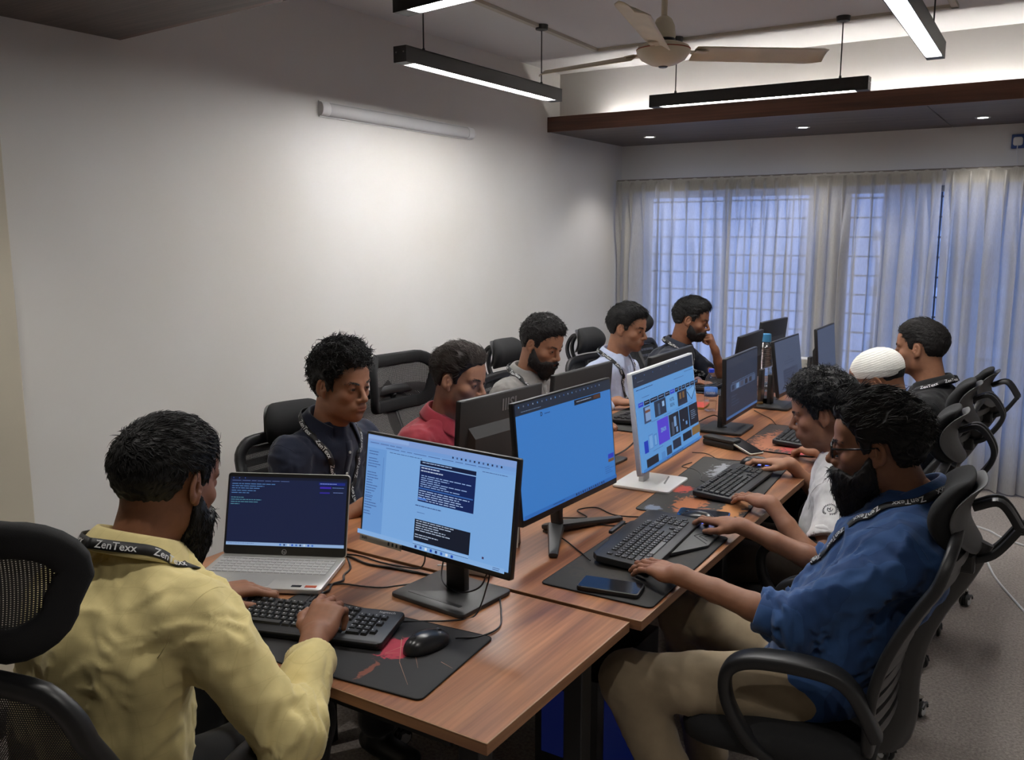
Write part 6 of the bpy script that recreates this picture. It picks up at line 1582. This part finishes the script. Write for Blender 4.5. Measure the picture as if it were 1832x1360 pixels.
    tr.disp = lambda P: -.005 * fold_noise(P, 12, fa, (1, 1, .6)) - .0025 * fold_noise(P, 28, fa + 1) 
    v, q = tr.mesh(c.get('tvox', .015)); np_obj('trousers', v, q, c['trousers'], root)
    for (sd, h, kn, an) in legs:
        f = nrm((an - kn) * A(1, 1, 0) * .3 + A(0, 1, 0)); s = SDF(); b = A(an[0], an[1], 0)
        s.ecap(b + A(0, 0, .045) - f * .04, b + A(0, 0, .038) + f * .14, (.036, .040), (.042, .032), np.cross(f, (0, 0, 1)), .02).cap(b + A(0, 0, .05), b + A(0, 0, .10), .040, .042, .02)
        s.p.append((lambda P: P[..., 2] - .003, A(-9, -9, -9), A(9, 9, 9), .003, True))
        v, q = s.mesh(.009); np_obj('shoe', v, q, c.get('shoes', 'shoe_black'), root)
    info = dict(root=root, toW=toW, RH=RH, Hd=Hd, hs=hs, N=N, Nc=Nc, Rt=Rt, sh=sh, fw=fw, Xr=Xr, R=R, O=O, S=S, arms=arms, loc=loc)
    return info
# ------------------------------------------------------------------ clothes
def mat_cloth(name, base, line=None, step=.03, width=.06, axes=('X', 'Z'), amount=.5, rough=.8, noise=.10):
    m = mat(name, base, rough=rough, spec=.25, noise=(22, noise), bump=(900, .35, .0007), sheen=.15)
    if line:
        nt = m.node_tree; N = nt.nodes; L = nt.links; b = N['Principled BSDF']; src = b.inputs['Base Color'].links[0].from_socket
        tc = [n for n in N if n.type == 'TEX_COORD'][0]; sx = N.new('ShaderNodeSeparateXYZ'); L.new(tc.outputs['Object'], sx.inputs[0]); prev = None
        for ax in axes:
            d = N.new('ShaderNodeMath'); d.operation = 'DIVIDE'; d.inputs[1].default_value = step; L.new(sx.outputs[ax], d.inputs[0])
            f = N.new('ShaderNodeMath'); f.operation = 'FRACT'; L.new(d.outputs[0], f.inputs[0]); g = N.new('ShaderNodeMath'); g.operation = 'LESS_THAN'; g.inputs[1].default_value = width; L.new(f.outputs[0], g.inputs[0])
            if prev:
                mx_ = N.new('ShaderNodeMath'); mx_.operation = 'MAXIMUM'; L.new(prev.outputs[0], mx_.inputs[0]); L.new(g.outputs[0], mx_.inputs[1]); prev = mx_
            else: prev = g
        sc = N.new('ShaderNodeMath'); sc.operation = 'MULTIPLY'; sc.inputs[1].default_value = amount; L.new(prev.outputs[0], sc.inputs[0])
        mx = N.new('ShaderNodeMix'); mx.data_type = 'RGBA'; L.new(sc.outputs[0], mx.inputs['Factor']); L.new(src, mx.inputs['A']); mx.inputs['B'].default_value = tuple(line) + (1,); L.new(mx.outputs['Result'], b.inputs['Base Color'])
    return m
mat_cloth('cloth_yellow', (.66, .55, .255), (.50, .40, .17), .034, .045, amount=.22)
mat_cloth('cloth_blue', (.030, .080, .215), (.018, .050, .150), .052, .45, ('X',), amount=.75)
mat_cloth('cloth_white', (.58, .57, .56)); mat_cloth('cloth_navy', (.010, .014, .032)); mat_cloth('cloth_red', (.26, .022, .034)); mat_cloth('cloth_grey', (.20, .19, .18)); mat_cloth('cloth_light', (.44, .50, .66)); mat_cloth('cloth_ink', (.010, .013, .024)); mat_cloth('cloth_black', (.010, .010, .011)); mat_cloth('cloth_denim', (.014, .024, .060))
mat_cloth('trouser_khaki', (.29, .225, .145), rough=.85); mat_cloth('trouser_dark', (.014, .014, .016)); mat_cloth('trouser_brown', (.075, .058, .045)); mat_cloth('trouser_grey', (.05, .05, .055))
mat_cloth('cap_knit', (.70, .69, .64), (.60, .58, .52), .009, .3, ('Z',), amount=.5)
mat('shoe_black', (.010, .010, .010), rough=.4); mat('spectacle_black', (.006, .006, .007), rough=.25); mat('cloth_stripe', (.02, .02, .03), rough=.8)
mat_glass('lens', (.95, .97, 1), .05)

def legs(loc, face, kz=.53, spread=.11, kl=.43, foot=-.03):
    a = math.radians(face); f = A(math.cos(a), math.sin(a), 0); r = A(math.sin(a), -math.cos(a), 0); o = A(loc[0], loc[1], 0); d = {}
    for sd in (1, -1):
        k = o + f * kl + r * sd * spread * 1.2; d[sd] = ((k[0], k[1], kz), tuple(o + f * (kl + foot) + r * sd * spread * 1.1 + A(0, 0, .085)))
    return d
SK = [(.255, .112, .060), (.235, .100, .053), (.30, .140, .080), (.22, .095, .052)]

# ------------------------------------------------------------------ chairs in use
chair((-1.465, .885), 108, 'black mesh office chair with a wide mesh headrest, nearest the camera at the left', 'mesh', rec=.13, rot=.2, head_z=-.012, hk=1.0)
chair((-2.04, 2.14), -14, 'black office chair with a padded headrest behind the navy-shirted young man', 'bracket', rec=.12, head_z=-.125)
chair((-2.07, 2.81), -6, 'black mesh office chair with a wide framed headrest behind the red-shirted man', 'mesh', rec=.14, head_z=-.105, hk=1.22)
chair((-2.12, 3.74), -4, 'black office chair with a padded headrest behind the grey-shirted man', 'bracket', rec=.12, head_z=-.055)
chair((-2.06, 4.52), -6, 'black office chair with a padded headrest behind the light-blue-shirted man', 'bracket', rec=.12, head_z=-.065)
chair((-2.13, 5.40), -4, 'black office chair with a padded headrest nearest the curtains, behind the man resting his chin', 'bracket', rec=.12, head_z=-.04)
chair((-.445, 2.20), 183, 'black office chair with a bow headrest bracket under the man with glasses', 'bracket', rec=.135, rot=.55, head_z=-.085, hk=1.03, yb=-.125, bh=.475)
chair((-.60, 3.03), 180, 'black office chair with a bow headrest bracket behind the curly-haired man in white', 'bracket', rec=.17, rot=.19, head_z=-.075, hk=1.0, yb=-.13)
chair((-.62, 3.72), 180, 'black office chair with a bow headrest bracket behind the man in the white cap', 'bracket', rec=.17, rot=.31, head_z=-.085, hk=1.0, yb=-.13)
chair((-.60, 4.33), 177, 'black office chair with a bow headrest bracket behind the black-shirted man', 'bracket', rec=.17, rot=.9, head_z=-.115, hk=1.0, yb=-.13)

# ------------------------------------------------------------------ the ten men
Y_ = person('man in a yellow checked shirt seen from behind, typing at the near desk', dict(loc=(-1.55, .92), face=93, head=(-1.495, 1.075, 1.164), look=(96, -14), skin=SK[1], shirt='cloth_yellow', trousers='trouser_dark', neckoff=(0, -.005, .036), girth=1.06, shoulder=.168, neck_w=1.06, arm_g=1.06, svox=.0065, vox=.003, hand_s=1.06,
    arms={1: dict(wrist=(-1.305, 1.272, .806), hand=(-.38, .85, .36), up=(.25, -.35, 1), hint=(.75, -.35, -.8), pose='curl', sleeve=.76), -1: dict(wrist=(-1.690, 1.318, .805), hand=(.45, .85, -.08), hint=(-.8, -.3, -.7), pose='type', sleeve=.80)},
    legs=legs((-1.55, .92), 93), hair=dict(top=.012, side=.009, back=.013, wave=(.0022, 70), comb='front', n=3600, len=.026, tw=.0010, seed=2, lift=.12, mess=.25, vox=.003, low=-.044), beard='long', lanyard=True, cuff=.032, fold=1.7, seed=4, buttons=False, stubble=.0, face_parts=True))
B_ = person('bearded man with glasses in a blue shirt, sitting nearest at the right', dict(loc=(-.505, 2.20), face=181, head=(-.380, 2.285, 1.135), look=(188, -7), skin=SK[0], shirt='cloth_blue', trousers='trouser_khaki', neckoff=(0, -.022, .036), girth=1.03, shoulder=.170, svox=.0065, tvox=.009, vox=.003, belly=.02,
    arms={1: dict(wrist=(-.772, 2.480, .805), hand=(-.92, .38, -.06), up=(0, 0, 1), hint=(.15, .3, -1), pose='mouse', sleeve=.22), -1: dict(wrist=(-.785, 2.020, .806), hand=(-.90, .42, -.08), up=(.05, -.15, 1), hint=(.15, -.3, -1), pose='flat', sleeve=.26)},
    legs={1: ((-.905, 2.38, .535), (-.80, 2.36, .085)), -1: ((-.885, 1.96, .520), (-.70, 1.99, .085))}, hair=dict(top=.026, side=.012, back=.013, wave=(.0045, 45), comb='back', n=3600, len=.034, tw=.0012, seed=6, lift=.08, front=.026, vox=.003), beard='long', lanyard=True, flip=True, ua=.315, fa=.290, cuff=.050, fold=1.9, seed=9, hair_mat='hair_soft', stubble=.55, eyes_down=False, gaze=(0, -.15)))
C_ = person('curly-haired man in a white polo shirt leaning over his keyboard', dict(loc=(-.625, 3.03), face=181, head=(-.690, 3.08, 1.052), look=(190, -14), skin=SK[2], shirt='cloth_white', trousers='trouser_brown', collar_mat='cloth_black', shoulder=.160, svox=.0075, vox=.0036,
    arms={1: dict(wrist=(-.850, 3.300, .803), hand=(-.98, .12, -.04), hint=(.6, .5, -.8), pose='mouse', sleeve=-.40), -1: dict(wrist=(-.770, 2.765, .803), hand=(-.85, .50, -.05), hint=(.6, -.45, -.8), pose='flat', sleeve=-.40)},
    legs=legs((-.625, 3.03), 181, kl=.40), hair=dict(top=.032, side=.013, back=.014, wave=(.007, 55), comb='out', n=2700, len=.026, curl=.006, tw=.0016, seed=12, lift=.18, mess=.7, front=.030), stubble=.30, cuff=.016, cuff_mat='cloth_white', fold=1.4, seed=14, buttons=False))
P_ = person('man in a white knitted cap, mostly hidden behind the others', dict(loc=(-.64, 3.74), face=180, head=(-.645, 3.79, 1.068), look=(184, -24), skin=SK[0], shirt='cloth_denim', trousers='trouser_dark', svox=.010, vox=.0048,
    arms={1: dict(wrist=(-.80, 4.06, .803), hand=(-1, -.1, -.05), hint=(.6, .5, -.8), pose='type', sleeve=.8), -1: dict(wrist=(-.800, 3.545, .806), hand=(-.85, .45, -.08), hint=(.6, -.45, -.8), pose='type', sleeve=.7)},
    legs=legs((-.64, 3.74), 180), hair=dict(top=-.014, side=.002, back=.003, wave=(.0008, 60), comb='out', n=300, len=.004, tw=.0012, seed=3, vox=.004, peak=.12), stubble=.5, fold=1.3, seed=21, buttons=False, face_parts=True))
K_ = person('man in a black shirt with a lanyard at the far right, before the curtain', dict(loc=(-.63, 4.38), face=178, head=(-.573, 4.375, 1.142), look=(174, -4), skin=SK[2], shirt='cloth_black', trousers='trouser_dark', svox=.010, vox=.0043,
    arms={1: dict(wrist=(-.84, 4.60, .80), hand=(-1, 0, -.05), hint=(.6, .5, -.8), pose='type', sleeve=.9), -1: dict(wrist=(-.84, 4.20, .80), hand=(-1, .15, -.05), hint=(.6, -.45, -.8), pose='type', sleeve=.9)},
    legs=legs((-.63, 4.38), 178), hair=dict(top=.014, side=.005, back=.010, wave=(.002, 60), comb='front', n=2600, len=.022, tw=.0012, seed=5, lift=.14, mess=.3, vox=.0035), lanyard=True, stubble=.45, fold=1.3, seed=25, eyes_down=False, hair_mat='hair_soft'))
N_ = person('young man with thick wavy hair in a navy shirt, looking right', dict(loc=(-2.13, 2.14), face=-6, head=(-2.035, 2.145, 1.162), look=(-4, -5), skin=SK[2], shirt='cloth_navy', trousers='trouser_dark', shoulder=.160, neckoff=(0, 0, .016), girth=.94, svox=.0075, vox=.0033, open=.62, face_w=.94,
    arms={1: dict(wrist=(-1.890, 2.095, .790), hand=(.9, .45, -.05), hint=(-.4, -.6, -.8), pose='flat', sleeve=.15), -1: dict(wrist=(-1.84, 2.36, .790), hand=(.95, -.2, -.05), hint=(-.4, .6, -.8), pose='flat', sleeve=.15)},
    legs=legs((-2.13, 2.14), -6, kl=.41), hair=dict(top=.034, side=.010, back=.010, wave=(.009, 42), comb='front', n=2600, len=.030, curl=.006, tw=.0016, seed=31, lift=.15, mess=.55, front=.040, low=.01), stubble=.10, lanyard=True, cuff=.03, fold=1.5, seed=33, eyes_down=False, gaze=(0, -.05)))
R_ = person('man in a dark red shirt with swept-back hair, behind the near monitors', dict(loc=(-2.12, 2.78), face=-4, head=(-1.955, 2.705, 1.110), look=(4, -10), skin=SK[2], shirt='cloth_red', trousers='trouser_dark', svox=.0075, vox=.0036, open=.50,
    arms={1: dict(wrist=(-1.83, 2.60, .785), hand=(1, .1, -.05), hint=(-.4, -.6, -.8), pose='type', sleeve=.9), -1: dict(wrist=(-1.83, 2.86, .785), hand=(1, -.1, -.05), hint=(-.4, .6, -.8), pose='type', sleeve=.9)},
    legs=legs((-2.12, 2.78), -4), hair=dict(top=.020, side=.007, back=.010, wave=(.0035, 40), comb='back', n=2900, len=.040, tw=.0013, seed=41, lift=.06, front=.026), hair_mat='hair_brown', stubble=.55, fold=1.6, seed=43))
E_ = person('bearded man in a grey shirt looking down, third from the near end', dict(loc=(-2.14, 3.60), face=-4, head=(-2.105, 3.575, 1.146), look=(-6, -19), skin=SK[2], shirt='cloth_grey', trousers='trouser_grey', svox=.008, vox=.0040, open=.5,
    arms={1: dict(wrist=(-1.90, 3.42, .785), hand=(1, .2, -.05), hint=(-.4, -.6, -.8), pose='type', sleeve=.9), -1: dict(wrist=(-1.90, 3.72, .785), hand=(1, -.2, -.05), hint=(-.4, .6, -.8), pose='type', sleeve=.9)},
    legs=legs((-2.14, 3.60), -4), hair=dict(top=.024, side=.005, back=.006, wave=(.005, 60), comb='front', n=2000, len=.022, curl=.004, tw=.0014, seed=51, lift=.14, mess=.4, front=.028), beard='full', hair_mat='hair_soft', stubble=.6, lanyard=True, fold=1.4, seed=53))
L_ = person('man in a light blue shirt with a black lanyard, fourth from the near end', dict(loc=(-2.14, 4.38), face=-3, head=(-2.045, 4.395, 1.150), look=(0, -8), skin=SK[2], shirt='cloth_light', trousers='trouser_dark', svox=.008, vox=.0043, open=.5,
    arms={1: dict(wrist=(-1.985, 4.165, .795), hand=(1, .15, -.08), hint=(-.5, -.6, -.8), pose='type', sleeve=.88), -1: dict(wrist=(-1.94, 4.55, .79), hand=(1, -.2, -.05), hint=(-.4, .6, -.8), pose='type', sleeve=.9)},
    legs=legs((-2.14, 4.38), -3), hair=dict(top=.022, side=.008, back=.010, wave=(.003, 50), comb='front', n=2600, len=.034, tw=.0013, seed=61, lift=.12, mess=.25, front=.022, low=.0), stubble=.30, lanyard=True, fold=1.4, seed=63))
D_ = person('man in a dark navy shirt resting his chin on his fist by the curtain', dict(loc=(-2.12, 5.14), face=2, head=(-1.950, 5.100, 1.146), look=(10, -12), skin=SK[1], shirt='cloth_ink', trousers='trouser_dark', svox=.008, vox=.0043, open=.5,
    arms={1: dict(wrist=(-1.92, 4.98, .795), hand=(1, .25, -.06), hint=(-.5, -.6, -.8), pose='flat', sleeve=.62), -1: dict(wrist=(-1.815, 5.160, .965), hand=(-.25, -.22, .93), up=(.9, .15, .35), hint=(.3, .6, -1.0), pose='fist', sleeve=.20)},
    legs=legs((-2.12, 5.14), 2), hair=dict(top=.022, side=.006, back=.008, wave=(.004, 50), comb='front', n=2600, len=.030, tw=.0013, seed=71, lift=.16, mess=.35, front=.030), stubble=.8, beard='short', lanyard=True, cuff=.035, fold=1.3, seed=73))

# ---- what single men wear
def spectacles(p):
    tW = lambda v: tuple(p['toW'](np.array([v], float))[0]); mb = MB()
    for x in (-1, 1):
        rim = [(x * .034 + .0235 * math.copysign(abs(math.cos(a)) ** .75, math.cos(a)), .1065 - .006 * abs(x * .034 + .0235 * math.cos(a)) / .06, .002 + .0175 * math.copysign(abs(math.sin(a)) ** .75, math.sin(a))) for a in [2 * PI * i / 28 for i in range(28)]]
        mb.tube([tW(v) for v in rim], .0023, 6, closed=True)
    mb.tube([tW((-.011, .1065, .006)), tW((0, .1085, .008)), tW((.011, .1065, .006))], .0016, 6)
    g = mb.build('spectacles', 'spectacle_black', p['root'], 60); g['label'] = 'black-rimmed glasses'
    for x in (-1, 1):
        MB().tube([tW((x * .0575, .1005, .010)), tW((x * .072, .085, .011)), tW((x * .080, .020, .012)), tW((x * .080, -.004, .014)), tW((x * .079, -.020, -.006))], .0024, 6).build('temple', 'spectacle_black', g, 60)
        ln = MB(); pts = [(x * .034 + .0225 * math.copysign(abs(math.cos(a)) ** .75, math.cos(a)), .1062, .002 + .0165 * math.copysign(abs(math.sin(a)) ** .75, math.sin(a))) for a in [2 * PI * i / 28 for i in range(28)]]
        ln.add([tW(v) for v in pts], [tuple(range(28))]); ln.build('lens', 'lens', g)
spectacles(B_)
cs = SDF(); cs.ell((0, -.014, .048), (.0850, .107, .086), 0)
cs.p.append((lambda P: (P[..., 2] - np.interp(P[..., 1], [-.12, -.02, .09], [-.010, .018, .046])), A(-1, -1, -1), A(1, 1, 1), .006, True))
cs.disp = lambda P: -.0009 * np.sin(P[..., 2] * 2 * PI / .0085) - .0012 * np.exp(-((P[..., 2] - np.interp(P[..., 1], [-.12, -.02, .09], [-.010, .018, .046]) - .030) / .004) ** 2)
cv_, cq_ = cs.mesh(.003); cp = np_obj('knitted_cap', P_['toW'](cv_), cq_, 'cap_knit', P_['root']); cp['label'] = 'white knitted prayer cap'

# emblem on the white sleeve: wreath round a small bird-like mark
def sleeve_point(p, sd, t, ang, out=.0015):
    """a point on the sleeve surface: t along the upper arm, ang round it"""
    a = [x for x in p['arms'] if x[0] == sd][0]; S0, E = a[1], a[2]; d = nrm(E - S0); x = nrm(np.cross(d, A(0, 1, 0))); y = np.cross(d, x); c = S0 + (E - S0) * t; v = x * math.cos(ang) + y * math.sin(ang); r = .03
    for it in range(40):
        f = p['sh'].val((c + v * r)[None])[0]; r -= f * .8
        if abs(f) < 1e-4: break
    return c + v * (r + out), v, d
em = MB(); ctr, nv, dv = sleeve_point(C_, -1, .34, 0)
# find the angle that looks at the camera
camL = C_['loc']((0, 0, 1.65)); best = max(range(36), key=lambda k: nrm(camL - sleeve_point(C_, -1, .34, k * PI / 18)[0]) @ sleeve_point(C_, -1, .34, k * PI / 18)[1])
ang0 = best * PI / 18 + .25
def on_sleeve(u, v):     # u round the arm, v along it, metres from the centre of the emblem
    p, n, d = sleeve_point(C_, -1, .34 + v / .295, ang0 + u / .062); return p
for k in range(22):
    a = -PI / 2 + (.35 + 2 * PI * .89 * k / 21) ; cx, cy = .021 * math.cos(a), -.021 * math.sin(a); tx, ty = -math.sin(a), -math.cos(a)
    for s in (-1, 1):
        q = (cx + .0035 * tx + s * .0035 * math.cos(a), cy + .0035 * ty - s * .0035 * math.sin(a)); em.tube([on_sleeve(cx, cy), on_sleeve(*q)], [.0011, .0006], 4)
for pts in (((-.008, -.006), (-.006, .006), (0, .011), (.007, .005), (.008, -.007)), ((-.003, .004), (.002, -.004), (.006, -.001)), ((0, .002), (0, -.009))):
    em.tube([on_sleeve(*q) for q in pts], .0011, 4)
eb = em.build('emblem', 'cloth_stripe', C_['root']); eb['label'] = 'dark wreath emblem on the sleeve'
